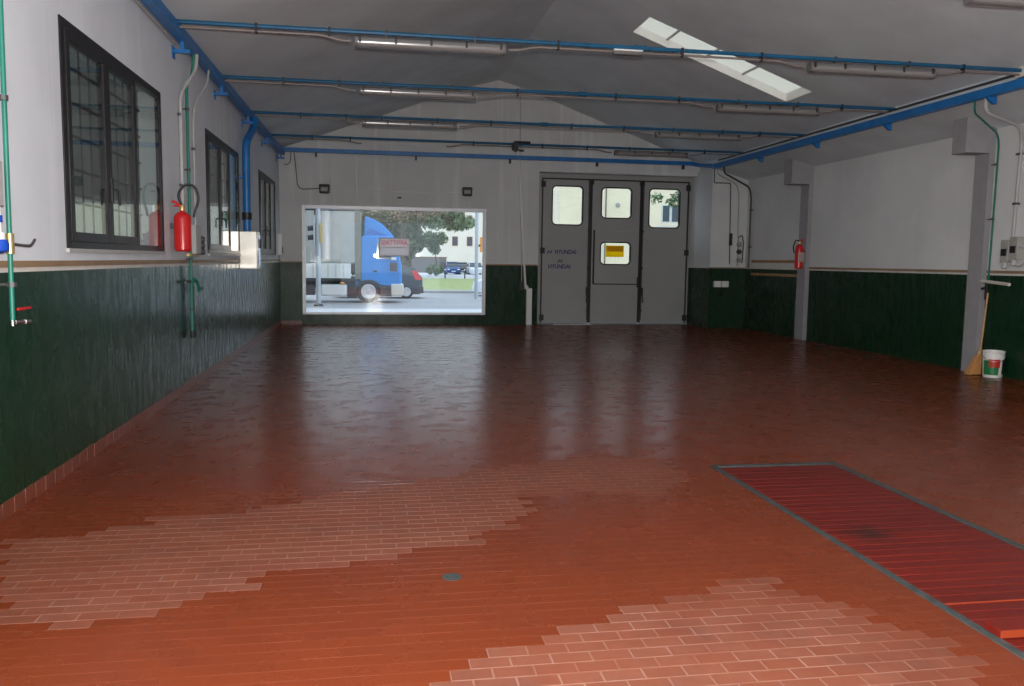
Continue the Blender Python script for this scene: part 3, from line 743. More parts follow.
MB().tube([(XL+.06, 5.265, 1.78), (XL+.06, 5.265, 1.82)], .034, 12).build('ring', 'socketblue', t)
MB().lathe([(.03, 0), (.065, .015), (.07, .05), (.06, .08)], (XL+.07, 5.225, 1.6), n=16).build('bowl', 'socketblue', t)
MB().tube([(XL+.07, 5.225, 1.67), (XL+.07, 5.225, 1.72)], .05, 14).build('cap', 'white', t)
t = thing('compressed_air_pipe', (XL+.06, 10.4, .66), 'green air pipe with taps below the red extinguisher on the left wall', 'pipe')
xx = XL+.055; Y = 10.45
MB().tube(fillet([(-2.1, 10.6, 3.97), (-2.12, 10.6, 3.75), (xx, Y, 3.6), (xx, Y, .68)], .12), .018, 8).build('pipe', 'greenpipe', t)
v = MB(); v.tube(fillet([(xx, Y+.0, .95), (xx+.0, Y+.0, 1.26), (xx+.02, Y+.08, 1.34), (xx+.03, Y+.2, 1.30), (xx+.03, Y+.3, 1.17)], .05), .018, 8)
v.build('branch', 'greenpipe', t)
v = MB(); v.tube([(xx, Y-.28, 1.30), (xx, Y+.25, 1.30)], .016, 8); v.tube([(xx+.03, Y+.3, 1.2), (xx+.04, Y+.42, 1.2)], .018, 8); v.build('tap', 'black', t)
v = MB(); v.tube([(xx, Y, .71), (xx, Y, .62)], .028, 8); v.tube([(xx, Y+.1, .71), (xx, Y+.1, .62)], .02, 8); v.tube([(xx, Y+.1, .7), (xx, Y+.1, 1.25)], .012, 8); v.build('outlet', 'black', t)
for zz in (.95, 1.55, 2.6, 3.3):
    MB().tube([(xx, Y, zz), (xx, Y, zz+.03)], .025, 8).build('clip', 'darkpvc', t)
    MB().box(XL-.005, xx, Y-.01, Y+.01, zz+.008, zz+.022).build('clip_stem', 'darkpvc', t)
t = thing('conduit', (XL+.03, 10.1, 2.0), 'pale grey conduit with an S bend dropping behind the red extinguisher', 'conduit')
xx = XL+.03
MB().tube(fillet([(-2.07, 10.62, 3.98), (-2.08, 10.6, 3.8), (xx, 10.25, 3.45), (xx, 10.22, 3.3), (xx, 10.22, 1.95)], .15), .021, 8).build('pipe', 'pvc', t)
for zz in (2.4, 3.2): MB().box(XL-.004, xx+.01, 10.19, 10.25, zz, zz+.03).build('clip', 'darkpvc', t)
t = thing('conduit', (XL+.03, 11.0, 2.0), 'thin grey conduit curving down to the blue sockets on the left wall', 'conduit')
MB().tube(fillet([(-2.09, 11.45, 3.98), (-2.1, 11.4, 3.8), (XL+.025, 11.0, 3.45), (XL+.025, 10.93, 3.2), (XL+.025, 10.93, 1.9)], .15), .012, 8).build('pipe', 'pvc', t)
MB().box(XL-.004, XL+.04, 10.90, 10.96, 2.9, 2.93).build('clip', 'darkpvc', t)
t = thing('socket_panel', (XL+.05, 10.9, 1.62), 'grey socket panel with blue sockets right of the red extinguisher', 'sockets')
MB().box(XL-.005, XL+.09, 10.62, 10.92, 1.63, 1.98).build('box', 'pvc', t, bevel=.006)
for k in range(3): MB().lathe([(.04, 0), (.04, .035), (.03, .05)], (XL+.07, 10.98+.0, 1.66+.075*k), 'x', 12).build('socket', 'darkpvc', t)
MB().box(XL-.004, XL+.08, 10.93, 11.04, 1.62, 1.86).build('box', 'socketblue', t, bevel=.004)
MB().tube([(XL+.06, 10.3, 1.615), (XL+.06, 10.9, 1.615)], .02, 8).build('coupling', 'brass', t)

def extinguisher(name, c, z0, h, rad, label, ang, big=True):
    x, y_ = c
    t = thing(name, (x, y_, z0), label, 'extinguisher', 'red fire extinguishers')
    MB().lathe([(rad*.8, 0), (rad, .02), (rad, h*.80), (rad*.93, h*.87), (rad*.7, h*.93), (rad*.3, h*.965), (rad*.26, h)], (x, y_, z0), n=24).build('cylinder', 'red', t)
    MB().lathe([(rad*.3, 0), (rad*.3, .04), (rad*.22, .06)], (x, y_, z0+h), n=12).build('valve', 'brass', t)
    d = Vector((math.cos(ang), math.sin(ang), 0))
    p = Vector((x, y_, z0+h+.05))
    g = MB(); g.tube([p-d*.02, p-d*.06+Vector((0, 0, .035)), p-d*.11+Vector((0, 0, .05))], .013, 8); g.tube([p-d*.01, p-d*.09+Vector((0, 0, .0))], .01, 8)
    g.build('grip', 'red', t)
    if big:
        pts = [p, p-d*.05+Vector((0, 0, .12)), p+d*.03+Vector((0, 0, .24)), p+d*.14+Vector((0, 0, .23)), p+d*.185+Vector((0, 0, .08)), p+d*.13+Vector((0, 0, -.06)), p+d*(rad+.03)+Vector((0, 0, -.12))]
        pts = fillet(pts, .12, 6)
    else:
        pts = fillet([p, p+d*.1+Vector((0, 0, .03)), p+d*.16+Vector((0, 0, -.12)), p+d*.12+Vector((0, 0, -.25))], .06, 5)
    MB().tube(pts, .014, 8).build('hose', 'black', t)
    return t
e = extinguisher('fire_extinguisher', (-2.085, 9.72), 1.65, .45, .092, 'red fire extinguisher with black hose loop, beside the left windows', R(22))
MB().box(XL-.005, -2.12, 9.69, 9.75, 1.9, 1.96).build('wall_hook', 'darkpvc', e)
t = thing('exhaust_pipe', (-2.1, 14.55, 2.2), 'bright blue downpipe between the middle and far left windows', 'pipe')
MB().tube(fillet([(-2.04, 15.3, 4.0), (-2.05, 15.2, 3.82), (-2.09, 14.62, 3.52), (-2.10, 14.6, 3.35), (-2.10, 14.6, 2.0)], .18, 6), .065, 14).build('pipe', 'blue', t)
MB().tube([(-2.10, 14.6, 2.34), (-2.10, 14.6, 2.22)], .08, 14).build('collar', 'black', t)
MB().box(XL-.005, -2.1, 14.57, 14.63, 2.9, 2.94).build('bracket', 'blue', t)
t = thing('metal_box', (-2.06, 14.55, 1.47), 'shiny stainless steel box hanging under the blue downpipe', 'box')
MB().box(XL-.003, -1.93, 14.5, 14.84, 1.40, 2.03).build('case', 'steel', t, bevel=.012)
MB().box(-1.935, -1.915, 14.54, 14.80, 1.45, 1.98).build('front_panel', 'chrome', t, bevel=.008)
MB().tube([(-1.90, 14.62, 1.9), (-1.90, 14.62, 1.75)], .012, 8).build('handle', 'black', t)
t = thing('socket_panel', (-2.14, 20.2, 1.7), 'small white socket box in the far left corner', 'sockets')
MB().box(XL-.003, XL+.09, 20.15, 20.4, 1.65, 2.15).build('box', 'white', t, bevel=.01)
MB().box(XL+.085, XL+.1, 20.2, 20.35, 1.7, 1.85).build('socket', 'darkpvc', t, bevel=.004)

# ------------------------------------------------------------------ gable wall fittings
def flood(x, z, label):
    t = thing('floodlight', (x, YB-.1, z), label, 'floodlight', 'floodlights over the shop window')
    MB().box(x-.03, x+.03, YB-.03, YB+.005, z-.05, z+.06).build('bracket', 'darkpvc', t)
    b = MB().hexa([(x-.12, YB-.16, z-.11), (x+.12, YB-.16, z-.11), (x-.08, YB-.03, z-.06), (x+.08, YB-.03, z-.06), (x-.14, YB-.16, z+.12), (x+.14, YB-.16, z+.12), (x-.10, YB-.03, z+.12), (x+.10, YB-.03, z+.12)]).build('housing', 'chassis', t, bevel=.03)
    MB().box(x-.085, x+.085, YB-.172, YB-.158, z-.05, z+.05).build('lens', 'diff', t, bevel=.01)
    for dz in (-.06, 0, .06): MB().box(x-.13, x+.13, YB-.05, YB-.02, z+dz-.006, z+dz+.006).build('cooling_fin', 'frame', t)
flood(-1.16, 3.225, 'black floodlight above the left end of the shop window')
flood(2.25, 3.25, 'black floodlight above the right end of the shop window')
t = thing('conduit', (-1.8, YB, 3.2), 'dark cable dropping from the duct to the left floodlight', 'cable')
MB().tube(fillet([(-1.86, YB-.05, 4.08), (-1.83, YB-.012, 3.8), (-1.79, YB-.012, 3.3), (-1.70, YB-.012, 3.22), (-1.29, YB-.012, 3.25)], .08), .010, 6).build('cable', 'darkpvc', t)
t = thing('conduit', (-1.95, YB, 3.5), 'short dangling cable end in the corner below the duct', 'cable')
MB().tube(fillet([(-1.93, YB-.04, 4.08), (-1.94, YB-.03, 3.85), (-2.02, YB-.03, 3.78), (-2.1, YB-.03, 3.8)], .07), .010, 6).build('cable', 'darkpvc', t)
t = thing('conduit', (.5, YB, 3.2), 'thin white conduit linking the two floodlights', 'conduit')
MB().tube([(-1.02, YB-.012, 3.215), (2.1, YB-.012, 3.24)], .011, 6).build('pipe', 'white', t)
MB().box(.56, .66, YB-.03, YB+.002, 3.06, 3.1).build('clip', 'darkpvc', t)
t = thing('conduit', (-1.25, YB, 3.5), 'white conduit rising from shop window frame, the left of two', 'conduit')
MB().tube(fillet([(-1.04, YB-.015, 3.95), (-.98, YB-.015, 3.4), (-.93, YB-.015, 2.86)], .1), .024, 6).build('pipe', 'white', t)
t = thing('conduit', (-.45, YB, 3.5), 'white conduit rising from shop window frame, the right of two', 'conduit')
MB().tube([(-.42, YB-.015, 4.05), (-.40, YB-.015, 2.86)], .024, 6).build('pipe', 'white', t)
t = thing('hoist_pole', (3.8, YB-.06, 0), 'white pole with a broad foot casing beside the folding door', 'pole')
MB().tube(fillet([(3.50, YB-.07, 4.30), (3.58, YB-.07, 3.2), (3.74, YB-.07, .9)], .5), .028, 8).build('pole', 'white', t)
MB().box(3.765, 3.905, YB-.1, YB-.005, 0, .92).build('casing', 'white', t, bevel=.008)
MB().tube([(3.72, YB-.07, 1.02), (3.8, YB-.07, .93)], .03, 8).build('joint', 'white', t)
MB().tube([(3.45, YB-.07, 4.3), (3.64, YB-.07, 4.3)], .03, 8).build('bracket', 'darkpvc', t)
t = thing('conduit', (3.5, YB, 3), 'dark thin conduit beside the white pole, up to the gable', 'conduit')
MB().tube([(3.55, YB-.02, 5.86), (3.56, YB-.02, 4.0), (3.65, YB-.02, 1.1)], .011, 6).build('pipe', 'pvc', t)
MB().box(3.58, 3.72, YB-.06, YB+.002, .86, 1.1).build('end_box', 'black', t, bevel=.006)
# sign hung inside the shop window, read from the street
t = thing('paper_sign', (.49, YB, 1.7), 'faded red and grey sign stuck inside the shop window', 'sign')
sh_ = MB()
for q in ((.115, .145, 1.665, 2.115), (.835, .865, 1.665, 2.115), (.145, .835, 2.09, 2.115), (.145, .835, 1.665, 1.69), (.145, .835, 1.875, 1.885)): sh_.box(q[0], q[1], YB+.010, YB+.018, q[2], q[3])
sh_.build('border', 'paper', t)
MB().box(.145, .835, YB+.010, YB+.016, 1.885, 2.09).build('red_band', 'paper_red', t)
MB().box(.145, .835, YB+.010, YB+.016, 1.69, 1.875).build('grey_panel', 'paper_grey', t)
text_mesh('AFFITTASI', .17, 'letter_red', 'lettering', (.49, YB+.0075, 1.987), t, mirror=True, width=.63, bold=.003)
t = thing('yellow_sign', (6.17, YD, 1.74), 'yellow sign with a darker upper band on the lower door pane', 'sign')
MB().box(5.93, 6.41, YD+.009, YD+.021, 1.735, 2.03).build('sheet', 'yellow', t)
MB().box(5.95, 6.395, YD+.006, YD+.0095, 1.875, 2.01).build('dark_band', 'ochre', t)
lm = MB()
for k in range(5): lm.box(6.02+k*.065, 6.06+k*.065, YD+.004, YD+.0065, 1.925, 1.955)
lm.build('faint_print', 'yellow', t)

# ------------------------------------------------------------------ right wall and pier fittings
t = thing('conduit', (8.6, 19.5, 2), 'thin black cable stepping down the corner pier', 'cable')
MB().tube(fillet([(8.22, 19.53, 3.95), (8.22, 19.53, 3.57), (8.65, 19.53, 3.57), (8.70, 19.53, 1.6)], .03), .012, 6).build('cable', 'black', t)
MB().box(8.67, 8.74, 19.5, 19.55, 2.05, 2.35).build('switch', 'black', t, bevel=.005)
t = thing('conduit', (8.88, 19.5, 2.4), 'slim grey conduit curving down the pier, beside the hose valve', 'conduit')
MB().tube(fillet([(8.18, 19.25, 3.88), (8.2, 19.3, 3.76), (8.80, 19.5, 3.55), (8.87, 19.52, 3.3), (8.89, 19.52, 2.3)], .16), .018, 8).build('pipe', 'pvc', t)
t = thing('conduit', (9.08, 19.3, 2.4), 'thicker grey conduit curving down in the corner by the pier', 'conduit')
MB().tube(fillet([(8.17, 18.85, 3.88), (8.2, 18.9, 3.74), (9.0, 19.2, 3.45), (9.07, 19.25, 3.2), (9.07, 19.25, 1.5)], .2), .022, 8).build('pipe', 'darkpvc', t)
for zz in (2.0, 2.9): MB().box(9.05, XR+.003, 19.22, 19.28, zz, zz+.03).build('clip', 'darkpvc', t)
t = thing('hose_valve', (8.92, 19.5, 1.6), 'cluster of valves and gauges on the corner pier', 'valve')
MB().tube([(8.90, 19.51, 1.55), (8.90, 19.51, 2.3)], .02, 8).build('pipe', 'boxgrey', t)
for zz, q in ((1.7, 'boxgrey'), (1.9, 'darkpvc'), (2.08, 'boxgrey')): MB().lathe([(.06, 0), (.065, .05), (.04, .09)], (8.92, 19.52, zz), 'y', 12).build('valve', q, t)
MB().tube(fillet([(8.90, 19.5, 2.25), (8.98, 19.47, 2.32), (9.02, 19.47, 2.1), (9.0, 19.47, 1.62)], .06), .014, 6).build('hose', 'black', t)
t = thing('socket_panel', (8.5, 19.5, .95), 'pair of white sockets low on the dark green pier', 'sockets')
for x in (8.30, 8.50): MB().box(x, x+.18, 19.47, 19.555, 1.02, 1.17).build('socket', 'white', t, bevel=.008)
MB().tube(fillet([(8.4, 19.49, 1.02), (8.42, 19.46, .88), (8.5, 19.5, .8), (8.55, 19.53, .95)], .05), .012, 6).build('plug_lead', 'black', t)
e = extinguisher('fire_extinguisher', (8.80, 16.30), 1.52, .52, .085, 'red fire extinguisher hung on the far grey pillar', R(190), False)
MB().box(8.86, 8.99, 16.40, 16.44, 1.85, 1.9).build('wall_hook', 'darkpvc', e)
MB().box(8.73, 8.87, 16.205, 16.2165, 1.66, 1.86).build('label', 'paper', e)
t = thing('compressed_air_pipe', (9.05, 11.1, 1.45), 'green air pipe bending down in front of the near grey pillar', 'pipe')
MB().tube(fillet([(8.16, 10.5, 3.88), (8.18, 10.52, 3.72), (8.97, 11.03, 3.55), (9.065, 11.1, 3.42), (9.065, 11.12, 1.42)], .14), .014, 8).build('pipe', 'greenpipe', t)
for zz in (2.3, 3.1):
    MB().tube([(9.06, 11.12, zz), (9.06, 11.12, zz+.03)], .026, 8).build('clip', 'darkpvc', t)
    MB().box(9.055, 9.07, 11.11, 11.23, zz+.008, zz+.022).build('clip_stem', 'darkpvc', t)
MB().tube([(9.05, 11.32, 1.40), (9.0, 10.62, 1.36)], .026, 8).build('crosspipe', 'cream', t)
v = MB(); v.tube([(9.05, 11.13, 1.38), (9.05, 11.13, 1.12)], .022, 8); v.tube([(9.05, 11.13, 1.3), (8.97, 11.13, 1.28)], .018, 8); v.build('tap', 'black', t)
t = thing('conduit', (9.05, 10.75, 2), 'thick grey conduit bending down to the socket boxes, right edge', 'conduit')
MB().tube(fillet([(8.17, 10.3, 3.88), (8.19, 10.32, 3.70), (8.97, 10.6, 3.58), (9.085, 10.68, 3.42), (9.085, 10.72, 1.98)], .18), .024, 10).build('pipe', 'pvc', t)
for zz in (2.5, 3.2): MB().box(9.05, XR+.003, 10.67, 10.74, zz, zz+.03).build('clip', 'darkpvc', t)
t = thing('socket_panel', (9.05, 10.85, 1.7), 'grey double socket box on the right wall, with couplings below', 'sockets')
for ya, yb, z0, z1 in ((10.69, 10.85, 1.67, 2.0), (10.52, 10.68, 1.71, 2.04)):
    bx = MB().box(9.0, XR+.003, ya, yb, z0, z1).build('box', 'boxgrey', t, bevel=.012)
    MB().box(8.985, 9.005, ya+.03, yb-.03, z0+.1, z0+.2).build('socket_flap', 'black', bx, bevel=.006)
    MB().tube([(9.04, (ya+yb)/2, z0+.01), (9.02, (ya+yb)/2, z0-.08)], .04, 10).build('coupling', 'pvc', bx)
MB().tube(fillet([(9.03, 10.52, 1.9), (9.03, 10.4, 1.88), (9.03, 10.38, 1.7), (9.03, 10.45, 1.62), (9.03, 10.6, 1.64)], .06), .016, 6).build('cable', 'pvc', t)

t = thing('paint_bucket', (8.93, 10.86, 0), 'white bucket with red and green label at the foot of near pillar', 'bucket')
bx, by = 8.965, 10.78
MB().lathe([(.125, 0), (.13, .01), (.145, .36), (.153, .365), (.153, .385), (.14, .388), (.136, .36), (.12, .02)], (bx, by, 0), n=28).build('pail', 'white', t)
lb = MB(); k = 10
def lab(a0, a1, z0, z1, nm, mat):
    q = MB(); n = 8; v = []
    for i in range(n+1):
        a = R(a0+(a1-a0)*i/n)
        for z, e in ((z0, 0), (z1, 0), (z1, .003), (z0, .003)):
            r_ = .1315+.0145*z/.35-.001+e+.001; v.append((bx+r_*math.cos(a), by+r_*math.sin(a), z))
    f = []
    for i in range(n):
        for c in range(4): f.append((i*4+c, i*4+(c+1) % 4, (i+1)*4+(c+1) % 4, (i+1)*4+c))
    f += [(3, 2, 1, 0), tuple(n*4+c for c in range(4))]
    q.add(v, f); q.build(nm, mat, t)
lab(175, 262, .04, .25, 'label', 'leafgreen'); lab(205, 268, .15, .27, 'label', 'red'); lab(285, 340, .05, .27, 'label', 'cardark')
MB().tube([(bx+.155*math.cos(R(a)), by+.155*math.sin(R(a)), .34-.10*math.sin(R((a-150)/1.0))) for a in range(150, 331, 12)], .005, 6).build('handle', 'chrome', t)
t = thing('broom', (8.85, 11.2, 0), 'wooden broom with straw head leaning on the near pillar', 'broom')
MB().tube([(8.93, 11.02, .30), (9.05, 11.09, 1.22)], .014, 10).build('handle', 'wood', t)
b = MB(); b.hexa([(8.72, 10.96, .005), (8.93, 10.96, .005), (8.72, 11.08, .005), (8.93, 11.08, .005), (8.865, 10.98, .30), (8.95, 10.98, .30), (8.865, 11.05, .30), (8.95, 11.05, .30)])
b.build('bristles', 'straw', t, bevel=.012)
MB().tube([(8.905, 11.01, .27), (8.935, 11.025, .36)], .028, 10).build('ferrule', 'wood', t)

# ------------------------------------------------------------------ outdoors: street side
ZG = -.15
def ground(name, mat, a, b, c, d, z0, z1):
    o = MB().box(a, b, c, d, z0, z1).build(name, mat, smooth=False); o['kind'] = 'structure'; return o
ground('pavement', 'paving', -60, 60, 21.15, 29.3, ZG-.3, ZG+.02)
ground('road', 'asphalt', -60, 60, 29.3, 43.6, ZG-.3, ZG)
ground('kerb', 'kerb', -60, 60, 43.6, 45.5, ZG-.3, ZG+.12)
ground('lawn', 'grass', -60, 60, 45.5, 74, ZG-.3, ZG+.1)
ground('path', 'paving', -80, 110, 74, 180, ZG-.3, ZG)
ground('yard', 'paving', -60, 60, -60, YF-.3, ZG-.3, -.03)
# truck
TY0, TY1 = 33.3, 35.6
t = thing('truck', (-3, 34.4, ZG), 'blue cabbed truck with grey tarpaulin body passing outside', 'truck')
cabp = [(-.52, .62), (.05, .62), (.25, .55), (1.02, .45), (1.10, .75), (1.08, 1.35), (.86, 2.38), (.66, 2.50), (-.45, 2.50), (-.52, 2.40)]
MB().prism(cabp, 'y', TY0+.05, TY1-.05).build('cab', 'cab', t, bevel=.05)
MB().prism([(-.40, 2.46), (.80, 2.46), (.62, 2.66), (.3, 2.98), (-.02, 3.16), (-.35, 3.27)], 'y', TY0+.18, TY1-.18).build('roof_deflector', 'cab', t, bevel=.04)
MB().prism([(-.33, 2.55), (.55, 2.52), (.1, 2.70), (-.2, 2.80)], 'y', TY0+.165, TY0+.19).build('deflector_panel', 'cab_d', t)
MB().prism([(.10, 1.62), (.78, 1.58), (.70, 2.20), (.12, 2.26)], 'y', TY0+.03, TY0+.07).build('door_window', 'carglass', t)
MB().prism([(.98, 1.45), (1.08, 1.45), (.86, 2.33), (.78, 2.33)], 'y', TY0+.2, TY1-.2).build('windscreen', 'carglass', t)
d = MB()
for q in ((-.05, .70, -.03, 2.35), (.92, .75, .94, 1.6), (-.05, .70, .94, .72), (-.05, 1.50, .94, 1.52)): d.box(q[0], q[2], TY0+.042, TY0+.052, q[1], q[3])
d.build('door_gap', 'cab_d', t)
MB().box(-.02, .12, TY0+.02, TY0+.05, 1.08, 1.14).build('door_handle', 'black', t)
m_ = MB().box(.62, .90, TY0-.22, TY0-.10, 1.12, 1.46); m_.box(.74, .78, TY0-.14, TY0+.06, 1.2, 1.24); m_.build('mirror', 'chassis', t, bevel=.02)
MB().box(.66, .86, TY0-.16, TY0-.10, 1.56, 1.66).build('mirror', 'boardside', t, bevel=.02)
MB().box(.66, 1.16, TY0+.0, TY1, .15, .62).build('bumper', 'cream', t, bevel=.05)
MB().box(.24, .70, TY0+.03, TY0+.25, .14, .56).build('step', 'chassis', t, bevel=.02)
arch = []
for i in range(11): a_ = R(180-18*i); arch.append((-.22+.60*math.cos(a_), .22+.56*math.sin(a_)))
for i in range(11): a_ = R(18*i); arch.append((-.22+.50*math.cos(a_), .22+.46*math.sin(a_)))
am = MB()
for i in range(10):
    q = [arch[i], arch[i+1], arch[20-i], arch[21-i]]; am.prism(q, 'y', TY0-.02, TY0+.5)
am.build('wheel_arch', 'chassis', t)
MB().box(-1.04, -.70, TY0+.35, TY1-.35, .02, .70).build('axle_housing', 'chassis', t); MB().box(.0, .7, TY0+.5, TY1-.35, .1, .60).build('engine_sump', 'chassis', t)
def wheel(x, y_, r_, wd, parent, hubmat='hub'):
    wv = MB().lathe([(r_*.62, 0), (r_*.9, .0), (r_, wd*.15), (r_, wd*.85), (r_*.9, wd), (r_*.62, wd)], (x, y_+wd, ZG+r_), 'y', 24).build('wheel', 'tyre', parent)
    MB().lathe([(r_*.64, wd*.5), (r_*.64, wd*1.03), (r_*.54, wd*1.05), (r_*.44, wd*1.01), (r_*.22, wd*1.02), (r_*.18, wd*1.12)], (x, y_+wd, ZG+r_), 'y', 20).build('hub', hubmat, wv)
for x in (-.22, -6.2):
    for yy in (TY0+.02, TY1-.3): wheel(x, yy, .46, .28, t)
MB().box(-9.0, .4, TY0+.6, TY1-.6, .42, .72).build('chassis', 'chassis', t)
MB().box(-9.2, -.58, TY0, TY1, 1.40, 3.46).build('tarpaulin', 'tarp', t, bevel=.06)
MB().box(-9.22, -.56, TY0-.01, TY1+.01, 3.43, 3.50).build('roof_edge', 'chassis', t, bevel=.02)
MB().box(-.74, -.50, TY0-.015, TY1+.015, .8, 3.46).build('front_post', 'olive', t)
ds = MB().box(-3.05, -.90, TY0-.02, TY0+.03, .82, 1.40).build('dropside', 'boardside', t, bevel=.01)
for i in (1, 2, 3): piece(ds, t, (-2.2*i, 0, 0))
rb = MB().box(-1.22, -1.16, TY0-.03, TY0-.015, .86, 1.36).build('dropside_rib', 'cream', t)
for i in range(1, 7): piece(rb, t, (-.29*i, 0, 0))
MB().box(-9.2, -.58, TY0+.03, TY1-.03, .72, .86).build('bed', 'chassis', t)
MB().box(-2.06, -1.05, TY0+.05, TY0+.6, .12, .58).build('fuel_tank', 'boardside', t, bevel=.06)
MB().box(-2.9, -2.3, TY0+.05, TY0+.6, .15, .56).build('tool_box', 'chassis', t, bevel=.02)
MB().box(-1.30, -1.15, TY0-.0, TY0+.04, .60, .68).build('side_marker', 'orange', t)
MB().box(-.72, -.58, TY0+.1, TY0+.4, .5, 1.5).build('battery_box', 'cab_d', t)
MB().tube([(-.53, TY0+.14, .85), (-.53, TY0+.14, 2.3)], .07, 10).build('air_intake', 'boardside', t)
MB().box(-5.4, -2.4, TY0+.1, TY0+.16, .25, .40).build('side_guard', 'hub', t)

def car(name, x0, y0_, length, width, mats, label, cat='car', rear='right', rot=0, group=None, up=1.45):
    """a hatchback whose nose is at local x = 0; rot turns it about its own centre"""
    body, = [mats]
    t = thing(name, (0, 0, ZG), label, cat, group)
    st = [(0, .86, .30, .62), (.06, .92, .22, .70), (.35, 1, .18, .80), (1.0, 1, .18, .90), (1.3, 1, .18, .94), (length-.9, 1, .18, 1.0), (length-.15, .97, .2, 1.0), (length-.02, .93, .26, .95), (length, .9, .32, .85)]
    def loft(rows_, nm, mat, par, bevel=0):
        mb = MB(); v = []
        for x, w0, w1, z0, z1 in rows_: v += [(x, -w0, z0), (x, -w0*1.0, (z0+z1)/2), (x, -w1, z1), (x, w1, z1), (x, w0, (z0+z1)/2), (x, w0, z0)]
        f = []
        for i in range(len(rows_)-1):
            for k in range(6): f.append((i*6+k, i*6+(k+1) % 6, (i+1)*6+(k+1) % 6, (i+1)*6+k))
        f += [tuple(range(6)), tuple(len(v)-6+k for k in range(6))]
        mb.add(v, f); return mb
    W = width/2
    parts = []
    parts.append((loft([(x, W*a, W*a*.93, zb, zt) for x, a, zb, zt in st], 'body', body, t), 'body', body))
    gh = [(1.0, W*.90, W*.86, .86, .90), (1.75, W*.90, W*.74, .9, up-.06), (2.2, W*.90, W*.76, .9, up), (length-.8, W*.90, W*.74, .9, up-.02), (length-.35, W*.9, W*.70, .9, up-.14), (length-.05, W*.88, W*.84, .9, .98)]
    parts.append((loft([(x, a, b, z0, z1) for x, a, b, z0, z1 in gh], 'windows', 'carglass', t), 'windows', 'carglass'))
    rf = [(1.7, W*.74, W*.72, up-.09, up-.04), (2.2, W*.78, W*.74, up-.03, up+.02), (length-.8, W*.77, W*.72, up-.05, up), (length-.3, W*.72, W*.68, up-.17, up-.12)]
    parts.append((loft(rf, 'roof', body, t), 'roof_panel', body))
    for s in (-1, 1):
        p = MB()
        for xa, xb, za, zb in ((1.02, 1.78, .92, up-.05), (2.25, 2.32, .92, up-.02), (length-.62, length-.42, .92, up-.08)):
            p.hexa([(xa, s*W*.915, za), (xa+.09, s*W*.915, za), (xa, s*W*.88, za), (xa+.09, s*W*.88, za), (xb, s*W*.765, zb), (xb+.09, s*W*.765, zb), (xb, s*W*.72, zb), (xb+.09, s*W*.72, zb)])
        parts.append((p, 'window_post', body))
        parts.append((MB().hexa([(length-.32, s*W*.86-.07, .84), (length-.0, s*W*.86-.07, .84), (length-.32, s*W*.86+.09, .84), (length-.0, s*W*.86+.09, .84), (length-.50, s*W*.80-.07, 1.24), (length-.26, s*W*.80-.07, 1.24), (length-.50, s*W*.80+.07, 1.24), (length-.26, s*W*.80+.07, 1.24)]), 'tail_light', 'tail'))
        parts.append((MB().box(-.01, .16, s*W*.66-.16, s*W*.66+.16, .55, .68), 'headlight', 'chrome'))
        parts.append((MB().box(1.35, 1.5, s*(W+.06)-.05, s*(W+.06)+.05, .88, 1.0), 'mirror', body))
    parts.append((MB().box(-.03, .12, -W*.85, W*.85, .22, .46), 'front_bumper', body))
    parts.append((MB().box(length-.12, length+.04, -W*.88, W*.88, .24, .52), 'rear_bumper', 'cardark'))
    parts.append((MB().box(-.035, -.02, -.26, .26, .34, .45), 'number_plate', 'boardside'))
    T = Matrix.Translation((x0, y0_, 0)) @ Matrix.Rotation(R(rot), 4, 'Z')
    def place(mb): mb.v = [tuple(T @ Vector((p[0]-length/2, p[1], p[2]+ZG))) for p in mb.v]; return mb
    for mb, nm, mt in parts:
        place(mb).build(nm, mt, t)
    rr = .30
    for xw in (.75, length-.72):
        for s in (-1, 1):
            wb = place(MB().lathe([(rr*.62, 0), (rr*.92, 0), (rr, .03), (rr, .17), (rr*.92, .2), (rr*.62, .2)], (xw, s*(W-.09)+.1, rr), 'y', 20)).build('wheel', 'tyre', t)
            place(MB().lathe([(rr*.66, .1), (rr*.68, .206), (rr*.5, .212), (rr*.4, .203), (rr*.15, .21)] if s < 0 else [(rr*.15, -.01), (rr*.4, -.003), (rr*.5, -.012), (rr*.68, -.006), (rr*.66, .1)], (xw, s*(W-.09)+.1, rr), 'y', 18)).build('hub', 'hub', wb)
    return t
car('hatchback_car', .22, 38.2, 3.85, 1.66, 'cargrey', 'dark slate hatchback half hidden behind the truck cab', rot=0)
car('parked_car', 9.4, 101.5, 3.9, 1.75, 'carblue', 'blue car parked far off beyond the lawn', rot=90, up=1.5)
car('parked_car', 11.0, 106, 4.1, 1.75, 'cardark', 'dark car parked between the blue and the white car', rot=90)
car('parked_car', 12.2, 101.5, 3.9, 1.8, 'carwhite', 'white car parked right of the blue car, beyond the lawn', rot=90, up=1.5)
car('passing_car', 6.95, 41.0, 4.1, 1.7, 'carwhite', 'pale car just entering view behind the right street pole', rot=0)
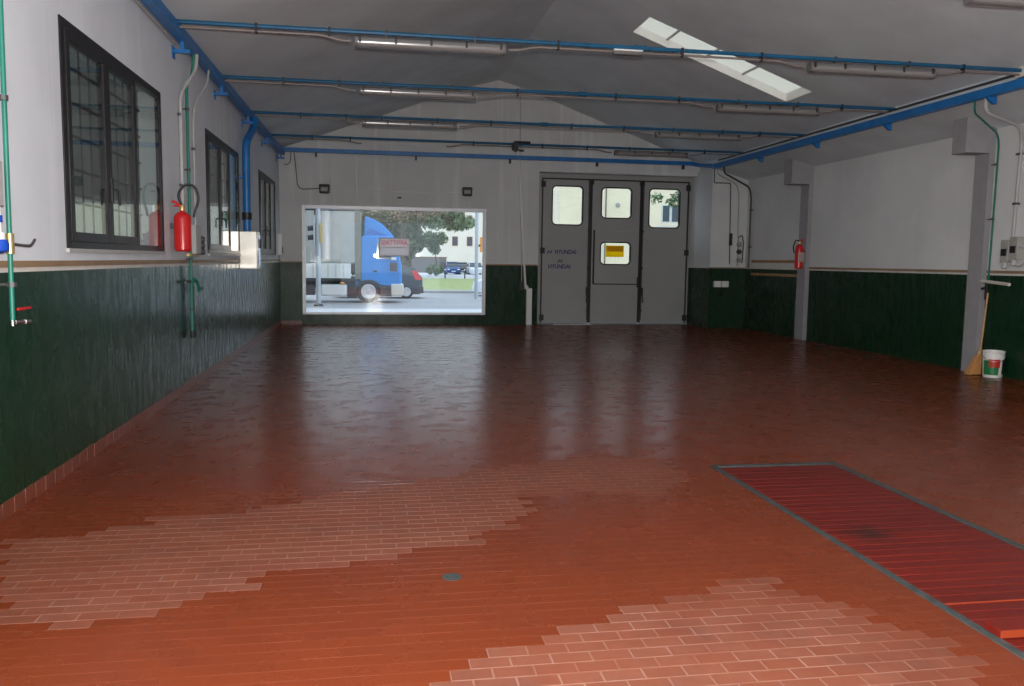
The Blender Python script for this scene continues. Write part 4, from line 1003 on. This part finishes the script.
# street furniture
t = thing('traffic_signal', (-2.0, 31.0, ZG), 'pale blue pole with a side-on traffic signal outside', 'traffic signal')
MB().tube([(-2.0, 31, ZG), (-2.0, 31, 5.2)], .088, 12).build('pole', 'pole', t)
MB().lathe([(.17, 0), (.17, .06), (.10, .1)], (-2.0, 31, ZG), n=16).build('base', 'chassis', t)
MB().box(-2.16, -2.09, 30.88, 31.12, 2.15, 2.9).build('signal_case', 'pole', t, bevel=.01)
for zz in (2.35, 2.68): MB().tube([(-2.16, 31, zz), (-2.36, 31, zz-.03)], .10, 12, r1=.085).build('visor', 'chassis', t)
MB().box(-1.89, -1.85, 30.85, 31.15, 2.15, 2.85).build('back_plate', 'yellow', t)
MB().box(-2.13, -2.09, 30.95, 31.05, 3.15, 3.6).build('terminal_box', 'chassis', t)
t = thing('street_pole', (4.5, 37, ZG), 'pale street pole with small orange sign, at the right side of the shop window', 'pole')
MB().tube([(4.51, 44.5-7.5, ZG), (4.51, 37, 6.5)], .08, 12).build('pole', 'pole', t)
MB().box(4.66, 4.98, 36.98, 37.02, 1.95, 2.62).build('sign_plate', 'orange', t)
MB().box(4.6, 4.68, 36.97, 37.03, 2.2, 2.3).build('bracket', 'chassis', t)
for x, l in ((6.4, 'short grey post at the lawn edge, left of the parked cars'), (8.2, 'short grey post at the lawn edge, before the dark car')):
    t = thing('bollard', (x, 76, ZG), l, 'post', 'posts at the lawn edge')
    MB().lathe([(.06, 0), (.06, 1.0), (.045, 1.06), (.02, 1.08)], (x, 76, ZG), n=12).build('post', 'chassis', t)
    MB().lathe([(.065, .8), (.065, .92)], (x, 76, ZG), n=12).build('band', 'boardside', t)
# trees
rl = random.Random(5)
def leaves(name, mat, parent, blobs, n, size, kind='stuff'):
    v, f, sh = [], [], []
    tot = sum(b[3]*b[4]*b[5] for b in blobs)
    for (cx, cy, cz, rx, ry, rz) in blobs:
        for _ in range(int(n*rx*ry*rz/tot)+1):
            d = Vector((rl.gauss(0, 1), rl.gauss(0, 1), rl.gauss(0, 1))).normalized()*(rl.random()**.45)
            p = Vector((cx+d.x*rx, cy+d.y*ry, cz+d.z*rz)); u = Vector((rl.gauss(0, 1), rl.gauss(0, 1), rl.gauss(0, 1))).normalized()
            q = u.orthogonal().normalized(); k = len(v); s = size*rl.uniform(.6, 1.4)
            v += [p-u*s, p+q*s*.55+Vector((0, 0, s*.12)), p+u*s, p-q*s*.55]; f += [(k, k+1, k+2), (k, k+2, k+3)]
            c = rl.random(); sh += [c, c]
    me = bpy.data.meshes.new(name); me.from_pydata([tuple(p) for p in v], [], f); me.materials.append(M[mat])
    a_ = me.attributes.new('shade', 'FLOAT', 'FACE'); a_.data.foreach_set('value', sh)
    o = bpy.data.objects.new(name, me); C.objects.link(o); o.parent = parent; o.location = -parent.location; o['kind'] = kind
def trunk(t, x, y_, h, r_):
    MB().tube([(x, y_, ZG), (x+.1, y_, h*.5), (x-.1, y_+.2, h)], r_, 8, r1=r_*.5).build('trunk', 'bark', t)
t = thing('dense_tree', (3.0, 84, ZG), 'big dark evergreen tree filling the middle of the shop window', 'tree'); trunk(t, 3.0, 84, 7, .35)
bl = [(rl.uniform(-2.6, 4.0), 84+rl.uniform(-1.5, 1.5), rl.uniform(1.0, 9), 1.2, 1.3, 1.2) for _ in range(46)]
leaves('foliage', 'leaf_dark', t, bl, 20000, .27)
t = thing('broadleaf_tree', (7.4, 88, ZG), 'mid green broadleaf tree reaching over the parked cars', 'tree'); trunk(t, 3.6, 89, 8, .3)
bl = [(rl.uniform(4.4, 9.6), 88+rl.uniform(-2, 2), rl.uniform(5.3, 9.5), 1.2, 1.2, .8) for _ in range(24)] 
leaves('foliage', 'leaf_mid', t, bl, 5000, .24)
t = thing('seeding_tree', (3.2, 76, ZG), 'tree with drooping brown seed clusters above the evergreen', 'tree'); trunk(t, 2.6, 78, 7.2, .25)
bl = [(rl.uniform(-.6, 6.4), 76+rl.uniform(-1, 1), rl.uniform(5.3, 8.4), .7, .7, .6) for _ in range(34)]
leaves('foliage', 'leaf_brown', t, bl, 3200, .2)
t = thing('bright_shrub', (6.6, 92, ZG), 'light green shrub between the evergreen and far house', 'shrub'); trunk(t, 6.7, 92, 2.4, .1)
leaves('foliage', 'leaf_mid', t, [(6.0, 92, 3.7, 1.0, 1.0, 1.0), (7.2, 92, 3.9, .9, .8, .8), (6.6, 92, 2.7, .7, .8, .6), (6.5, 91, .5, 1.0, .8, .6)], 1600, .18)
t = thing('street_tree', (18.4, 49, ZG), 'street tree seen through the right door pane', 'tree'); trunk(t, 19.2, 49, 7, .2)
bl = [(rl.uniform(17.1, 19.6), 49+rl.uniform(-1, 1), rl.uniform(5.2, 7.5), .55, .6, .35) for _ in range(18)]
leaves('foliage', 'leaf_mid', t, bl, 1800, .12)
# garden wall and the two houses over the road
t = thing('garden_wall', (8, 96, ZG), 'low dark grey garden wall behind the shrub', 'wall')
MB().box(4.5, 9.6, 112, 112.3, ZG, 1.85).build('wall', 'greywall', t); MB().box(4.4, 9.7, 111.95, 112.35, 1.85, 1.98).build('coping', 'roof', t)
MB().box(9.7, 30, 112, 112.3, ZG, 1.6).build('wall', 'render', t)
t = thing('far_house', (13, 126, ZG), 'cream house with small red-brown framed windows beyond the parked cars', 'house')
MB().box(7.2, 19.8, 125, 134, ZG, 9.6).build('wall', 'render', t, smooth=False)
MB().prism([(6.8, 9.6), (20.2, 9.6), (16.5, 12), (10.5, 12)], 'y', 124.5, 134.5).build('roof', 'roof', t, smooth=False)
def fwin(t, x0, x1, z0, z1, Y, fm, pm, split=True):
    w_ = MB(); e = .09
    w_.box(x0, x0+e, Y-.06, Y+.02, z0, z1); w_.box(x1-e, x1, Y-.06, Y+.02, z0, z1); w_.box(x0+e, x1-e, Y-.06, Y+.02, z1-e, z1); w_.box(x0+e, x1-e, Y-.06, Y+.02, z0, z0+e)
    if split: w_.box((x0+x1)/2-.05, (x0+x1)/2+.05, Y-.06, Y+.02, z0+e, z1-e)
    wf = w_.build('window', fm, t, smooth=False)
    MB().box(x0+e, x1-e, Y-.02, Y+.01, z0+e, z1-e).build('pane', pm, wf, smooth=False)
for x in (8.6, 11.55, 13.75, 16.2):
    fwin(t, x, x+.85, 3.7, 5.1, 125, 'shutter', 'winglass', False); fwin(t, x, x+.85, 6.75, 8.1, 125, 'shutter', 'winglass', False)
t = thing('street_house', (25, 76, ZG), 'tall pale house seen through the door panes', 'house')
MB().box(16.75, 36, 75, 86, ZG, 11).build('wall', 'render2', t, smooth=False)
MB().prism([(16.3, 11), (36.4, 11), (32, 13.4), (21, 13.4)], 'y', 74.5, 86.5).build('roof', 'roof', t, smooth=False)
MB().tube([(21.1, 74.93, ZG), (21.1, 74.93, 11)], .06, 8).build('downpipe', 'greywall', t)
MB().lathe([(.22, 0), (.22, .06), (.14, .1)], (22.24, 75.0, 6.85), 'y', 16).build('vent', 'kerb', t)
fwin(t, 26.5, 27.35, 5.35, 7.0, 75, 'winframe', 'winglass', False); fwin(t, 27.4, 28.25, 5.35, 7.0, 75, 'winframe', 'winglass', False)
rr_ = MB(); rr_.box(25.9, 28.8, 74.2, 74.26, 4.95, 5.02); rr_.box(25.9, 28.8, 74.2, 75, 4.2, 4.32)
for k in range(15): rr_.box(25.95+k*.2, 25.98+k*.2, 74.2, 74.25, 4.3, 4.98)
rr_.build('balcony', 'winframe', t, smooth=False)
fwin(t, 31, 32.6, 5.0, 7.0, 75, 'winframe', 'winglass'); fwin(t, 31, 32.6, 1.0, 3.0, 75, 'winframe', 'winglass')

# ------------------------------------------------------------------ outdoors: the narrow yard beyond the left windows
ground('yard_floor', 'courtfloor', -30, XL-.3, YF-10, 30, ZG-.3, ZG)
t = thing('yard_wall', (-5.6, 12, ZG), 'pale plastered wall in the yard behind the left windows', 'wall')
MB().box(-5.75, -5.55, -8, 28, ZG, 2.72).build('wall', 'courtlow', t); MB().box(-5.8, -5.5, -8, 28, 2.72, 2.80).build('coping', 'courthigh', t)
t = thing('yard_building', (-10, 12, ZG), 'drab grey-beige building beyond the yard wall', 'building')
MB().box(-14, -8.5, -8, 30, ZG, 10).build('wall', 'courthigh', t, smooth=False)
MB().box(-8.6, -2.8, 27.5, 28.2, ZG, 9).build('end_wall', 'courthigh', t, smooth=False)
for yy in (8, 12.5, 17, 21.5):
    w_ = MB().box(-8.55, -8.44, yy, yy+1.3, 3.6, 5.4).build('window', 'greywall', t, smooth=False)
    MB().box(-8.45, -8.42, yy+.1, yy+1.2, 3.7, 5.3).build('pane', 'winglass', w_, smooth=False)
t = thing('yard_shrub', (-4.6, 22, ZG), 'low bushy shrub in the yard behind the nearest left window', 'shrub'); trunk(t, -4.6, 19, 1.2, .06)
leaves('foliage', 'leaf_mid', t, [(-4.7, 19+.9*k, 1.7+.25*math.sin(k), .55, .8, .8) for k in range(5)], 900, .09)
